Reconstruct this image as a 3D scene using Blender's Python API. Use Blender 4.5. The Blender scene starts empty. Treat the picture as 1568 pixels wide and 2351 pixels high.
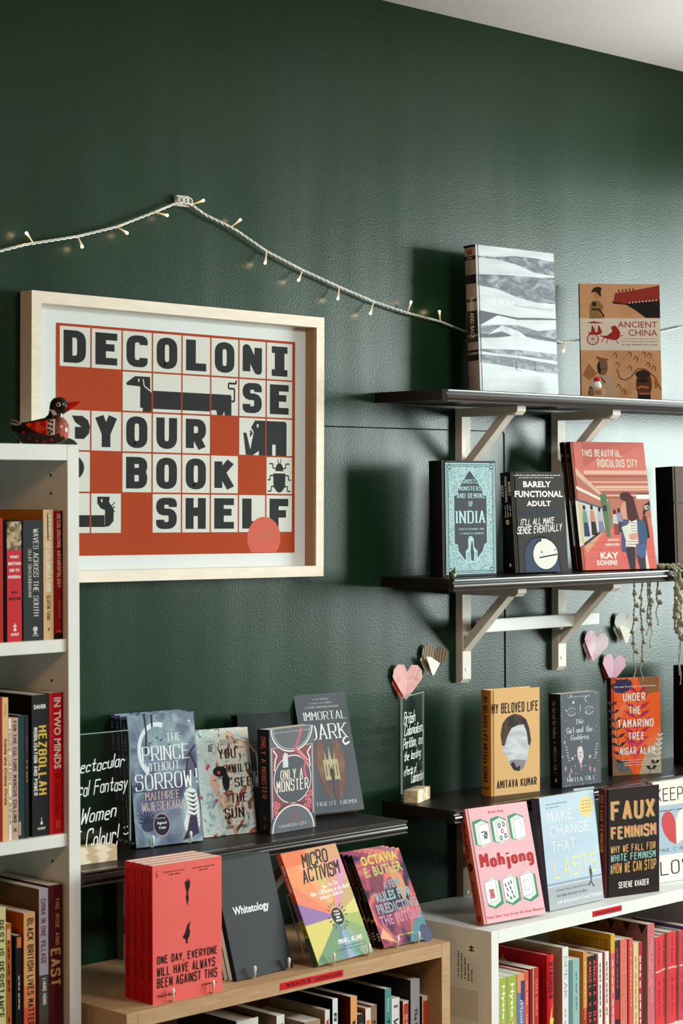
import bpy, bmesh, math, random
from mathutils import Vector, Matrix, Euler
C = bpy.context.scene.collection
D2R = math.pi / 180
# ---------------------------------------------------------------- camera
W_, H_ = 1568, 2351
FPX = 4784.56
yaw, pit, rol = 44.66 * D2R, -0.375 * D2R, -0.209 * D2R
Fv = Vector((math.sin(yaw) * math.cos(pit), math.cos(yaw) * math.cos(pit), math.sin(pit)))
R0 = Vector((math.cos(yaw), -math.sin(yaw), 0)); U0 = R0.cross(Fv)
Rv = R0 * math.cos(rol) + U0 * math.sin(rol); Uv = U0 * math.cos(rol) - R0 * math.sin(rol)
CAM = Vector((0, -3.0, 1.5))
cd = bpy.data.cameras.new('camera'); cam = bpy.data.objects.new('camera', cd); C.objects.link(cam)
cam.matrix_world = Matrix(((Rv.x, Uv.x, -Fv.x, CAM.x), (Rv.y, Uv.y, -Fv.y, CAM.y), (Rv.z, Uv.z, -Fv.z, CAM.z), (0, 0, 0, 1)))
cd.sensor_fit = 'VERTICAL'; cd.sensor_height = 36; cd.lens = 36 * FPX / H_
cd.dof.use_dof = True; cd.dof.focus_distance = 4.2; cd.dof.aperture_fstop = 8
bpy.context.scene.camera = cam
# ---------------------------------------------------------------- light
sc = bpy.context.scene
vs = sc.view_settings; vs.view_transform = 'Standard'; vs.look = 'None'; vs.gamma = 1; vs.exposure = 0.0; vs.use_curve_mapping = False
wd = bpy.data.worlds.new('world'); sc.world = wd; wd.use_nodes = True
wd.node_tree.nodes['Background'].inputs[0].default_value = (.75, .85, 1, 1)
wd.node_tree.nodes['Background'].inputs[1].default_value = 0.15
def area(name, loc, target, sx, sy, power, col, spread=180):
    l = bpy.data.lights.new(name, 'AREA'); l.shape = 'RECTANGLE'; l.size = sx; l.size_y = sy; l.energy = power; l.color = col; l.spread = spread * D2R
    o = bpy.data.objects.new(name, l); C.objects.link(o); o.location = loc
    o.rotation_euler = (Vector(target) - Vector(loc)).to_track_quat('-Z', 'Y').to_euler(); return o
# daylight in the tall shop window of wall_right
area('window_daylight', (8.1, -2.95, 1.66), (2.5, -1.6, 1.5), 2.7, 1.56, 540, (.88, 1.0, .975), 180)
# added fill light for the covers, out of view in front of the shelves
area('front_fill', (2.8, -2.3, 2.46), (2.95, 0, .8), .5, .5, 12.5, (.97, 1, .97), 96)
# warm lamp of the shop interior, high to the left of the photographer
area('shop_lamp', (-.9, -2.0, 2.35), (2.8, -.3, .9), .35, .35, 14, (1, .50, .22))
# added upward fill that brightens the ceiling in place of bounced daylight
area('ceiling_fill', (4.1, -1.05, .9), (4.1, -1.0, 3), .7, .5, 13, (.95, .985, 1), 85)
# ---------------------------------------------------------------- materials
def lin(h):
    if isinstance(h, str):
        v = [int(h[i:i + 2], 16) / 255 for i in (0, 2, 4)]
    else: v = h
    return [c / 12.92 if c <= .04045 else ((c + .055) / 1.055) ** 2.4 for c in v]
_m = {}
def mat(h, rough=.55, metal=0, emit=0, spec=.12, coat=0):
    k = (h, rough, metal, emit, spec, coat)
    if k in _m: return _m[k]
    m = bpy.data.materials.new('paint_' + h); m.use_nodes = True; b = m.node_tree.nodes['Principled BSDF']
    c = lin(h) + [1]
    b.inputs['Base Color'].default_value = c; b.inputs['Roughness'].default_value = rough; b.inputs['Metallic'].default_value = metal
    b.inputs['Specular IOR Level'].default_value = spec; b.inputs['Coat Weight'].default_value = coat
    if emit: b.inputs['Emission Color'].default_value = c; b.inputs['Emission Strength'].default_value = emit
    _m[k] = m; return m
def pat(name, cols, scale=20, kind='noise', dist=0, detail=3, stretch=(1, 1, 1), rough=.5, const=False, rot=0, bump=0, spec=.15):
    """procedural print: cols = [(pos, hex), ...]"""
    m = bpy.data.materials.new(name); m.use_nodes = True; nt = m.node_tree; b = nt.nodes['Principled BSDF']
    tc = nt.nodes.new('ShaderNodeTexCoord'); mp = nt.nodes.new('ShaderNodeMapping'); mp.inputs['Scale'].default_value = stretch; mp.inputs['Rotation'].default_value = (0, rot, 0)
    nt.links.new(tc.outputs['Object'], mp.inputs[0])
    if kind == 'wave':
        t = nt.nodes.new('ShaderNodeTexWave'); t.inputs['Distortion'].default_value = dist; t.inputs['Detail'].default_value = detail; out = t.outputs['Fac']; t.bands_direction = 'X'
    elif kind == 'voronoi':
        t = nt.nodes.new('ShaderNodeTexVoronoi'); out = t.outputs['Color']
    else:
        t = nt.nodes.new('ShaderNodeTexNoise'); t.inputs['Distortion'].default_value = dist; t.inputs['Detail'].default_value = detail; out = t.outputs[0]
    t.inputs['Scale'].default_value = scale
    nt.links.new(mp.outputs[0], t.inputs['Vector'])
    r = nt.nodes.new('ShaderNodeValToRGB'); r.color_ramp.interpolation = 'CONSTANT' if const else 'LINEAR'
    while len(r.color_ramp.elements) < len(cols): r.color_ramp.elements.new(.5)
    for e, (p, h) in zip(r.color_ramp.elements, cols): e.position = p; e.color = lin(h) + [1]
    nt.links.new(out, r.inputs[0]); nt.links.new(r.outputs[0], b.inputs['Base Color']); b.inputs['Roughness'].default_value = rough; b.inputs['Specular IOR Level'].default_value = spec
    if bump:
        bp = nt.nodes.new('ShaderNodeBump'); bp.inputs['Strength'].default_value = bump; bp.inputs['Distance'].default_value = .002
        nt.links.new(out, bp.inputs['Height']); nt.links.new(bp.outputs[0], b.inputs['Normal'])
    return m
def M(c): return c if isinstance(c, bpy.types.Material) else mat(c)
# wall paint: dark green satin with roller texture
def wall_mat():
    m = bpy.data.materials.new('green_wall_paint'); m.use_nodes = True; nt = m.node_tree; b = nt.nodes['Principled BSDF']
    tc = nt.nodes.new('ShaderNodeTexCoord')
    n1 = nt.nodes.new('ShaderNodeTexNoise'); n1.inputs['Scale'].default_value = 3; n1.inputs['Detail'].default_value = 3
    n2 = nt.nodes.new('ShaderNodeTexNoise'); n2.inputs['Scale'].default_value = 260; n2.inputs['Detail'].default_value = 3
    n3 = nt.nodes.new('ShaderNodeTexNoise'); n3.inputs['Scale'].default_value = 2.2; mp = nt.nodes.new('ShaderNodeMapping'); mp.inputs['Scale'].default_value = (2, 1, .35)
    for n in (n1, n2): nt.links.new(tc.outputs['Object'], n.inputs['Vector'])
    nt.links.new(tc.outputs['Object'], mp.inputs[0]); nt.links.new(mp.outputs[0], n3.inputs['Vector'])
    r = nt.nodes.new('ShaderNodeValToRGB'); r.color_ramp.elements[0].position = .3; r.color_ramp.elements[0].color = (.0062, .0245, .0102, 1); r.color_ramp.elements[1].position = .7; r.color_ramp.elements[1].color = (.0085, .0305, .0132, 1)
    nt.links.new(n1.outputs[0], r.inputs[0]); nt.links.new(r.outputs[0], b.inputs['Base Color'])
    rr = nt.nodes.new('ShaderNodeMapRange'); rr.inputs[1].default_value = .3; rr.inputs[2].default_value = .7; rr.inputs[3].default_value = .26; rr.inputs[4].default_value = .31
    nt.links.new(n3.outputs[0], rr.inputs[0]); nt.links.new(rr.outputs[0], b.inputs['Roughness']); b.inputs['Specular IOR Level'].default_value = .2
    bp = nt.nodes.new('ShaderNodeBump'); bp.inputs['Strength'].default_value = .2; bp.inputs['Distance'].default_value = .0015
    nt.links.new(n2.outputs[0], bp.inputs['Height'])
    bp2 = nt.nodes.new('ShaderNodeBump'); bp2.inputs['Strength'].default_value = .12; bp2.inputs['Distance'].default_value = .03
    nt.links.new(n3.outputs[0], bp2.inputs['Height']); nt.links.new(bp.outputs[0], bp2.inputs['Normal']); nt.links.new(bp2.outputs[0], b.inputs['Normal'])
    return m
WALL = wall_mat()
CEIL = pat('ceiling_paint', [(.3, 'dcd8d2'), (.7, 'e2dfda')], 200, rough=.9, bump=.2)
FLOOR = pat('floor_boards', [(.3, '6e5238'), (.7, '8a6a4a')], 6, kind='wave', dist=4, detail=4, stretch=(.3, 3, 1), rough=.5)
OAK = pat('oak_foil', [(.2, 'a98463'), (.5, 'b8946f'), (.8, 'c6a37e')], 14, kind='noise', detail=5, stretch=(1.2, 14, 14), rough=.5, dist=.6, bump=.06)
WHITE = pat('white_foil', [(.3, 'dfe1dc'), (.7, 'e4e6e1')], 30, rough=.42)
BIRCH = pat('painted_bracket', [(.3, 'd8cfc2'), (.7, 'e2dacd')], 12, stretch=(4, 4, 1), rough=.45)
PINE = pat('pine', [(.25, 'cdb08a'), (.5, 'e3cdaa'), (.75, 'efdfc4')], 26, kind='wave', dist=5, detail=3, stretch=(.3, 3, 3), rough=.6)
FRAMEW = pat('frame_birch', [(.3, 'e0d3c0'), (.7, 'ebe0cf')], 10, stretch=(2, 8, 8), rough=.5)
BLACKW = mat('1b1410', .4, spec=.25)
PAGE = pat('paper_pages', [(.35, 'd8d2c4'), (.65, 'efeade')], 900, kind='noise', stretch=(.03, 1, .03), rough=.8)
STEEL = mat('c8ccca', .3, 1)
def clear_mat(name, ior, rough, tint):
    m = bpy.data.materials.new(name); m.use_nodes = True; nt = m.node_tree; nt.nodes.clear()
    o = nt.nodes.new('ShaderNodeOutputMaterial'); mx = nt.nodes.new('ShaderNodeMixShader'); tr = nt.nodes.new('ShaderNodeBsdfTransparent'); gl = nt.nodes.new('ShaderNodeBsdfGlossy')
    tr.inputs[0].default_value = (*tint, 1); gl.inputs['Roughness'].default_value = rough
    # Fresnel of the outer face, taken with the same index on both sides so that the thin pane never reflects totally
    lw = nt.nodes.new('ShaderNodeLayerWeight'); lw.inputs['Blend'].default_value = .5
    pw = nt.nodes.new('ShaderNodeMath'); pw.operation = 'POWER'; pw.inputs[1].default_value = 5; ad = nt.nodes.new('ShaderNodeMath'); ad.operation = 'MULTIPLY_ADD'; ad.inputs[1].default_value = .95; ad.inputs[2].default_value = ((ior - 1) / (ior + 1)) ** 2
    nt.links.new(lw.outputs['Facing'], pw.inputs[0]); nt.links.new(pw.outputs[0], ad.inputs[0]); nt.links.new(ad.outputs[0], mx.inputs[0])
    nt.links.new(tr.outputs[0], mx.inputs[1]); nt.links.new(gl.outputs[0], mx.inputs[2]); nt.links.new(mx.outputs[0], o.inputs[0]); return m
# ---------------------------------------------------------------- mesh helpers
def link(name, bm, mats, parent=None, smooth=False):
    me = bpy.data.meshes.new(name); bm.to_mesh(me); bm.free()
    for m in (mats if isinstance(mats, (list, tuple)) else [mats]): me.materials.append(M(m))
    if smooth:
        for p in me.polygons: p.use_smooth = True
    o = bpy.data.objects.new(name, me); C.objects.link(o); o.parent = parent; return o
def box(bm, x0, x1, y0, y1, z0, z1, mi=0, bev=0):
    v = [bm.verts.new((x, y, z)) for z in (z0, z1) for x, y in ((x0, y0), (x1, y0), (x1, y1), (x0, y1))]
    fs = [bm.faces.new([v[i] for i in q]) for q in ((0, 3, 2, 1), (4, 5, 6, 7), (0, 1, 5, 4), (1, 2, 6, 5), (2, 3, 7, 6), (3, 0, 4, 7))]
    for f in fs: f.material_index = mi
    if bev:
        es = list({e for f in fs for e in f.edges}); r = bmesh.ops.bevel(bm, geom=es, offset=bev, segments=1, affect='EDGES')
        for f in r['faces']: f.material_index = mi
    return fs
def bx(name, x0, x1, y0, y1, z0, z1, m, parent=None, bev=0):
    bm = bmesh.new(); box(bm, x0, x1, y0, y1, z0, z1, 0, bev); return link(name, bm, m, parent)
def prism(bm, pts, axis, a, b, mi=0):
    """extrude 2D pts along axis ('x': pts are (y,z); 'y': (x,z); 'z': (x,y))"""
    f = {'x': lambda p, t: (t, p[0], p[1]), 'y': lambda p, t: (p[0], t, p[1]), 'z': lambda p, t: (p[0], p[1], t)}[axis]
    A = [bm.verts.new(f(p, a)) for p in pts]; B = [bm.verts.new(f(p, b)) for p in pts]; n = len(pts)
    fs = [bm.faces.new(A), bm.faces.new(B[::-1])] + [bm.faces.new((A[i], B[i], B[(i + 1) % n], A[(i + 1) % n])) for i in range(n)]
    for q in fs: q.material_index = mi
    bmesh.ops.recalc_face_normals(bm, faces=fs)
    return fs
def tube(bm, pts, r, seg=8, mi=0, cap=True):
    pts = [Vector(p) for p in pts]; n = len(pts); R = r if isinstance(r, (list, tuple)) else [r] * n
    rings = []; up = None
    for i, p in enumerate(pts):
        t = (pts[min(i + 1, n - 1)] - pts[max(i - 1, 0)]).normalized()
        if up is None: up = t.orthogonal().normalized()
        up = (up - t * up.dot(t)).normalized(); s = t.cross(up)
        rings.append([bm.verts.new(p + (up * math.cos(a) + s * math.sin(a)) * R[i]) for a in [2 * math.pi * k / seg for k in range(seg)]])
    fs = []
    for i in range(n - 1):
        for k in range(seg): fs.append(bm.faces.new((rings[i][k], rings[i][(k + 1) % seg], rings[i + 1][(k + 1) % seg], rings[i + 1][k])))
    if cap: fs += [bm.faces.new(rings[0][::-1]), bm.faces.new(rings[-1])]
    for f in fs: f.material_index = mi; f.smooth = True
def ball(bm, c, r, seg=10, mi=0, sc_=(1, 1, 1)):
    res = bmesh.ops.create_uvsphere(bm, u_segments=seg, v_segments=max(6, seg // 2 + 1), radius=r, matrix=Matrix.Translation(c) @ Matrix.Diagonal((*sc_, 1)))
    for v in res['verts']:
        for f in v.link_faces: f.material_index = mi; f.smooth = True
def tag(o, label=None, cat=None, group=None, kind=None):
    if label: o['label'] = label
    if cat: o['category'] = cat
    if group: o['group'] = group
    if kind: o['kind'] = kind
    return o
def empty(name, loc=(0, 0, 0), rot=(0, 0, 0), label=None, cat=None, group=None):
    o = bpy.data.objects.new(name, None); C.objects.link(o); o.location = loc; o.rotation_euler = rot; o.empty_display_size = .02
    return tag(o, label, cat, group)
def copy_tree(o, parent=None):
    c = o.copy(); C.objects.link(c); c.parent = parent
    for ch in list(o.children): copy_tree(ch, c)
    return c
# ---------------------------------------------------------------- lettering
def _cv(ch): return -(ord(ch) - 96) if ch.isalpha() else int(ch)
SK = dict(A='003960|1353', B='0009|~09696505|~05656000', C='~676909006062', D='0009|~09696000', E='69090060|0555', F='690900|0555', G='~676909006064|6434', H='0009|6069|0565',
 I='3039', J='~69600003', K='0009|6904|2560', L='090060', M='0009346960', N='00096069', O='o00096960', P='0009|~09696404', Q='o00096960|4260', R='0009|~09696404|3460',
 S='~6769090565600002', T='3039|0969', U='~09006069', V='093069', W='0910365069', X='0069|0960', Y='093469|3430', Z='09690060',
 a='~45050040|4540', b='0900|~05454000', c='~4445050041', d='~45050040|4940', e='~034345050040', f='~492920|0545', g='~45050040|~454c0c', h='0900|~03054540', i='0500|0708',
 j='~151c0c|1718', k='0900|4502|2340', l='0900', m='0500|~03053530|~33356560', n='0500|~03054540', o='o00054540', p='050c|~05454000', q='~45050040|454c', r='0500|~03053544',
 s='~4445050343400001', t='~28204041|0545', u='~05004045|4540', v='052045', w='0510335065', x='0045|0540', y='0520|451c', z='05450040')
SK.update({'&': '~60067859270026', '!': '0903|0100', "'": '0907', '.': '0001', ',': '100b', ':': '0001|0405', '-': '0444', '(': '~2906032b', ')': '~0926230b'})
WID = {'I': 6, 'i': 0, 'l': 0, 'm': 6, 'w': 6, '!': 0, "'": 0, '.': 0, ',': 1, ':': 0, '(': 2, ')': 2, 'j': 1}
def _round(pts, closed):
    out = []; n = len(pts)
    for i in range(n):
        if not closed and i in (0, n - 1): out.append(pts[i]); continue
        p0, p, p1 = Vector(pts[i - 1]), Vector(pts[i]), Vector(pts[(i + 1) % n])
        r = min((p0 - p).length, (p1 - p).length) * .46
        a = p + (p0 - p).normalized() * min(r, 2.6); b = p + (p1 - p).normalized() * min(r, 2.6)
        for t in (0, .25, .5, .75, 1): q = a * (1 - t) ** 2 + p * 2 * t * (1 - t) + b * t * t; out.append((q.x, q.y))
    return out + [out[0]] if closed else out
def stroke_polys(s, t=1.3, wf=.8, gap=1.6, serif=False, hand=False, contrast=0, slabI=False, rnd=None):
    polys = []; X = 0
    for ci, ch in enumerate(s):
        if ch == ' ': X += 4 * wf + gap; continue
        g = SK.get(ch) or SK.get(ch.upper()) or '0009'
        w = WID.get(ch, 4 if ch.islower() else 6)
        if ch == 'I': g, w = ('0969|3039|0060', 6) if slabI else ('0009', 0)
        jit = (rnd.uniform(-.5, .5), rnd.uniform(-.06, .06)) if rnd else (0, 0)
        for path in g.split('|'):
            cl = path[0] == 'o'; rd = path[0] in '~o'; path = path.lstrip('~o')
            pts = [(_cv(path[i]), _cv(path[i + 1])) for i in range(0, len(path), 2)]
            ends = (pts[0], pts[-1])
            if rd: pts = _round(pts, cl)
            def tr(p):
                x, y = X + p[0] * wf, p[1]
                if hand: x += y * .22; y += jit[0]
                return Vector((x, y))
            P = [tr(p) for p in pts]; n = len(P)
            for i in range(n - 1):
                d = P[i + 1] - P[i]; L = d.length
                if L < 1e-6: continue
                d /= L; ht = t / 2 * (1 - contrast * abs(d.x) ** 1.2)
                nn = Vector((-d.y, d.x)); e0 = e1 = ht * .1
                if not rd and not hand:
                    if i > 0 and abs((P[i] - P[i - 1]).normalized().dot(d)) < .35: e0 = ht
                    if i < n - 2 and abs((P[i + 2] - P[i + 1]).normalized().dot(d)) < .35: e1 = ht
                a, b = P[i] - d * e0, P[i + 1] + d * e1
                polys.append([a - nn * ht, b - nn * ht, b + nn * ht, a + nn * ht])
                if (i > 0 and (rd or e0 != ht)) or (cl and i == 0) or hand:
                    polys.append([P[i] + Vector((math.cos(k * math.pi / 4), math.sin(k * math.pi / 4))) * ht * .98 for k in range(8)])
            if not hand and not rd and len(path) == 4:
                for p_, q_ in ((P[0], P[1]), (P[1], P[0])):
                    if ch in 'DBPR' and slabI: polys.append([p_ + Vector((a, b)) * t / 2 for a, b in ((-1, -1), (1, -1), (1, 1), (-1, 1))] if (abs(p_.y - 9) < .1 or ch in 'DB') else [p_, p_ + Vector((.01, 0)), p_ + Vector((0, .01))])
            if hand: polys.append([P[-1] + Vector((math.cos(k * math.pi / 4), math.sin(k * math.pi / 4))) * t / 2 for k in range(8)])
            if serif and not cl:
                for e, o in ((P[0], P[1]), (P[-1], P[-2])):
                    d = (o - e).normalized()
                    if abs(d.y) > .5 and (abs(e.y) < .1 or abs(e.y - 9) < .1 or abs(e.y - 5) < .1):
                        sg = 1 if d.y > 0 else -1
                        polys.append([e + Vector((-t * .95, 0)), e + Vector((t * .95, 0)), e + Vector((t * .95, sg * t * .28)), e + Vector((-t * .95, sg * t * .28))])
        X += w * wf + gap + t * .6
    return polys
_tc = {}
def text_polys(s, style):
    k = (s, style)
    if k in _tc: return _tc[k]
    if style in ('sans', 'bold', 'heavy', 'thin'):
        cu = bpy.data.curves.new('t', 'FONT'); cu.body = s; cu.resolution_u = 2; cu.offset = {'sans': .0, 'bold': .022, 'heavy': .04, 'thin': -.008}[style]
        if style == 'heavy': cu.space_character = 1.08
        o = bpy.data.objects.new('t', cu); C.objects.link(o)
        me = bpy.data.meshes.new_from_object(o.evaluated_get(bpy.context.evaluated_depsgraph_get()))
        P = [[Vector((me.vertices[i].co.x, me.vertices[i].co.y)) for i in p.vertices] for p in me.polygons]
        bpy.data.objects.remove(o); bpy.data.curves.remove(cu); bpy.data.meshes.remove(me)
    else:
        kw = dict(block=dict(t=2.6, wf=.66, gap=2.2, slabI=True), cond=dict(t=1.5, wf=.56, gap=1.7), slab=dict(t=1.25, wf=.6, gap=1.7, serif=True, contrast=.35), serif=dict(t=1.15, wf=.8, gap=1.5, serif=True, contrast=.6),
                  hand=dict(t=.8, wf=.75, gap=1.1, hand=True, rnd=random.Random(len(s))), brush=dict(t=1.3, wf=.7, gap=1.2, hand=True, rnd=random.Random(len(s) + 3)), fat=dict(t=2.2, wf=.62, gap=1.5), geo=dict(t=.75, wf=.8, gap=1.8), marker=dict(t=1.1, wf=.6, gap=1.3))[style]
        P = stroke_polys(s, **kw)
    xs = [v.x for p in P for v in p]; ys = [v.y for p in P for v in p]
    x0, x1, y0, y1 = min(xs), max(xs), min(ys), max(ys)
    R = [[((v.x - x0) / (x1 - x0 or 1), (v.y - y0) / (y1 - y0 or 1)) for v in p] for p in P]
    _tc[k] = R; return R
FLAT = ('sans', 'bold', 'heavy', 'thin')
class Sheet:
    """flat print on a surface; coordinates are fractions (x right, y up)"""
    def __init__(s, parent, o, u, v, n):
        s.parent, s.o, s.u, s.v, s.n = parent, Vector(o), Vector(u), Vector(v), Vector(n).normalized(); s.parts = {}
    def P(s, x, y, lv): return s.o + s.u * x + s.v * y + s.n * (.00006 + .00003 * lv)
    def poly(s, pts, col, part='cover_picture', lv=0, kk=.05):
        d = s.parts.setdefault(part, {'bm': bmesh.new(), 'm': []}); m = M(col)
        if m not in d['m']: d['m'].append(m)
        s.k = (getattr(s, 'k', 0) + 1) % 17   # neighbouring strokes lie a hair apart
        vs_ = [d['bm'].verts.new(s.P(x, y, lv + s.k * kk)) for x, y in pts]
        try: f = d['bm'].faces.new(vs_)
        except ValueError: return
        f.material_index = d['m'].index(m)
        f.normal_update()
        if f.normal.dot(s.n) < 0: f.normal_flip()
    def rect(s, x0, x1, y0, y1, col, part='cover_picture', lv=0): s.poly([(x0, y0), (x1, y0), (x1, y1), (x0, y1)], col, part, lv)
    def ell(s, cx, cy, rx, ry, col, part='cover_picture', lv=0, n=18, a0=0, a1=360):
        pts = [(cx + rx * math.cos((a0 + (a1 - a0) * i / n) * D2R), cy + ry * math.sin((a0 + (a1 - a0) * i / n) * D2R)) for i in range(n + (a1 - a0 != 360))]
        s.poly(pts, col, part, lv)
    def ring(s, cx, cy, rx, ry, w, col, part='cover_picture', lv=0, n=24, a0=0, a1=360):
        k = lambda a, f: (cx + (rx - f * w) * math.cos(a * D2R), cy + (ry - f * w * ry / rx) * math.sin(a * D2R))
        for i in range(n):
            a, b = a0 + (a1 - a0) * i / n, a0 + (a1 - a0) * (i + 1) / n
            s.poly([k(a, 0), k(b, 0), k(b, 1), k(a, 1)], col, part, lv)
    def line(s, pts, w, col, part='cover_picture', lv=0):
        L, H = s.u.length, s.v.length
        for (x0, y0), (x1, y1) in zip(pts, pts[1:]):
            d = Vector(((x1 - x0) * L, (y1 - y0) * H))
            if d.length < 1e-9: continue
            n = Vector((-d.y, d.x)).normalized() * w / 2
            s.poly([(x0 - n.x / L, y0 - n.y / H), (x1 - n.x / L, y1 - n.y / H), (x1 + n.x / L, y1 + n.y / H), (x0 + n.x / L, y0 + n.y / H)], col, part, lv)
    def text(s, t, x0, x1, y0, y1, col, style='bold', part='title', lv=8, slope=0):
        if t[0] == '~': return s.bars(t, x0, x1, y0, y1, col, part, lv, False)
        for p in text_polys(t, style): s.poly([(x0 + (x1 - x0) * a, y0 + (y1 - y0) * b + slope * a) for a, b in p], col, part, lv, 0 if style in FLAT else .05)
    def vtext(s, t, x0, x1, y0, y1, col, style='bold', part='spine_title', lv=8):
        """reads top to bottom, from y1 (top) down to y0"""
        if t[0] == '~': return s.bars(t, x0, x1, y0, y1, col, part, lv, True)
        for p in text_polys(t, style): s.poly([(x0 + (x1 - x0) * b, y1 - (y1 - y0) * a) for a, b in p], col, part, lv, 0 if style in FLAT else .05)
    def bars(s, t, x0, x1, y0, y1, col, part, lv, down):
        """print too small to read in the photograph: one thin broken bar per word"""
        n = len(t); i = 1
        for w in t[1:].split():
            for k in range(0, len(w), 2):
                a, b = (i + k) / n, (i + min(k + 1.6, len(w))) / n; lo, hi = (.2, .8) if k % 4 else (.1, .7)
                if down: s.rect(x0 + (x1 - x0) * lo, x0 + (x1 - x0) * hi, y1 - (y1 - y0) * b, y1 - (y1 - y0) * a, col, part, lv)
                else: s.rect(x0 + (x1 - x0) * a, x0 + (x1 - x0) * b, y0 + (y1 - y0) * lo, y0 + (y1 - y0) * hi, col, part, lv)
            i += len(w) + 1
    def done(s):
        for nm, d in s.parts.items(): link(nm.split('#')[0], d['bm'], d['m'], s.parent)
        s.parts = {}
# ---------------------------------------------------------------- books
class Book:
    """local: spine at x=0, front cover at y=0 facing -y, bottom z=0"""
    def __init__(s, loc, yaw, w, h, th, front, spine=None, back=None, lean=0, hard=False, label='', group=None, name='book', page=None, shelf=False):
        s.w, s.h, s.th = w, h, th
        rot = (Matrix.Rotation(yaw * D2R, 3, 'Z') @ Matrix.Rotation(-lean * D2R, 3, 'X')).to_euler()
        s.root = empty(name, (loc[0], loc[1], loc[2] + (th * math.sin(lean * D2R) if lean > 0 else 0)), rot, label, 'book', group)
        spine = spine or front; back = back or spine
        ct = .0028 if hard else .0005; ins = .003 if hard else .0004
        bm = bmesh.new()
        if hard:
            box(bm, .009, w, 0, ct, 0, h, 0, .0004); box(bm, .009, w, th - ct, th, 0, h, 2, .0004)
            box(bm, .002, .009, .0014, .0028, 0, h, 0); box(bm, .002, .009, th - .0028, th - .0014, 0, h, 2)
            n = 6; prof = [(.0035, .0012)] + [(.0016 - .0018 * math.sin(math.pi * i / n), .0012 + (th - .0024) * i / n) for i in range(n + 1)] + [(.0035, th - .0012)]
            prism(bm, prof, 'z', 0, h, 1)
        else:
            box(bm, 0.0004, w, 0, ct, 0, h, 0); box(bm, 0.0004, w, th - ct, th, 0, h, 2); box(bm, 0, .0004, 0, th, 0, h, 1)
        link('cover', bm, [front, spine, back], s.root)
        bx('page_block', .003 if hard else .0004, w - ins, ct, th - ct, ins, h - ins, page or PAGE, s.root)
        s.F = Sheet(s.root, (0, 0, 0), (w, 0, 0), (0, 0, h), (0, -1, 0))
        s.S = Sheet(s.root, (-.0004 if hard else 0, th, 0), (0, -th, 0), (0, 0, h), (-1, 0, 0))
        s.B = Sheet(s.root, (w, th, 0), (-w, 0, 0), (0, 0, h), (0, 1, 0))
    def done(s): s.F.done(); s.S.done(); s.B.done(); return s.root
def copies(root, n, dy, label, group, wob=.4, seed=1):
    """further copies of a display book behind the first one (dy = spacing along the local y)"""
    rnd = random.Random(seed); out = []
    for i in range(1, n + 1):
        c = copy_tree(root); e0 = root.rotation_euler; q = Matrix.Rotation(e0.z, 3, 'Z')
        c.location = root.location + q @ Vector((rnd.uniform(-.0015, .0015), dy * i / math.cos(e0.x), 0))
        e = c.rotation_euler.copy(); e.z += rnd.uniform(-wob, wob) * D2R; c.rotation_euler = e
        c['label'] = label[i - 1]; c['group'] = group; out.append(c)
    root['group'] = group
    return out
# ================================================================ setting
def struct(name, *a, m=WALL):
    o = bx(name, *a, m); o['kind'] = 'structure'; return o
FZ, CZ, XL, XR, YF = -.42, 2.527, -1.8, 8.0, -7.0
struct('wall_back', XL, XR, 0, .12, FZ, CZ)
struct('floor', XL, XR, YF, 0.12, FZ - .05, FZ, m=FLOOR)
struct('ceiling', XL, XR, YF, 0.12, CZ, CZ + .05, m=CEIL)
struct('wall_left', XL - .1, XL, YF, .12, FZ, CZ, m=mat('4a4238', .8))
struct('wall_front', XL, XR, YF - .1, YF, FZ, CZ, m=mat('6a645a', .8))
# right wall with the shop window opening
WY0, WY1, WZ0, WZ1 = -4.3, -1.6, .86, 2.46
bm = bmesh.new(); box(bm, XR, XR + .15, YF, WY0, FZ, CZ); box(bm, XR, XR + .15, WY1, .12, FZ, CZ); box(bm, XR, XR + .15, WY0, WY1, FZ, WZ0); box(bm, XR, XR + .15, WY0, WY1, WZ1, CZ)
link('wall_right', bm, mat('4e4a42', .8))['kind'] = 'structure'
bm = bmesh.new()
for y in (WY0, (WY0 + WY1) / 2 - .02, WY1 - .04): box(bm, XR + .03, XR + .08, y, y + .04, WZ0, WZ1)
box(bm, XR + .03, XR + .08, WY0, WY1, WZ0, WZ0 + .04); box(bm, XR + .03, XR + .08, WY0, WY1, WZ1 - .04, WZ1)
link('window_1', bm, mat('2a2a28', .5))['kind'] = 'structure'
# added bulkhead, out of view, that keeps window light off the wall top
struct('shade_bulkhead', 4.7, 4.95, YF, 0, 2.26, CZ, m=mat('6a645a', .8))
# painted-over cable on the wall
bm = bmesh.new(); tube(bm, [(2.90, -.001, 1.645), (3.461, -.001, 1.645), (3.466, -.001, 1.64), (3.468, -.001, 1.0)], .0012, 6)
o = link('trim_1', bm, WALL); o['kind'] = 'structure'
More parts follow.
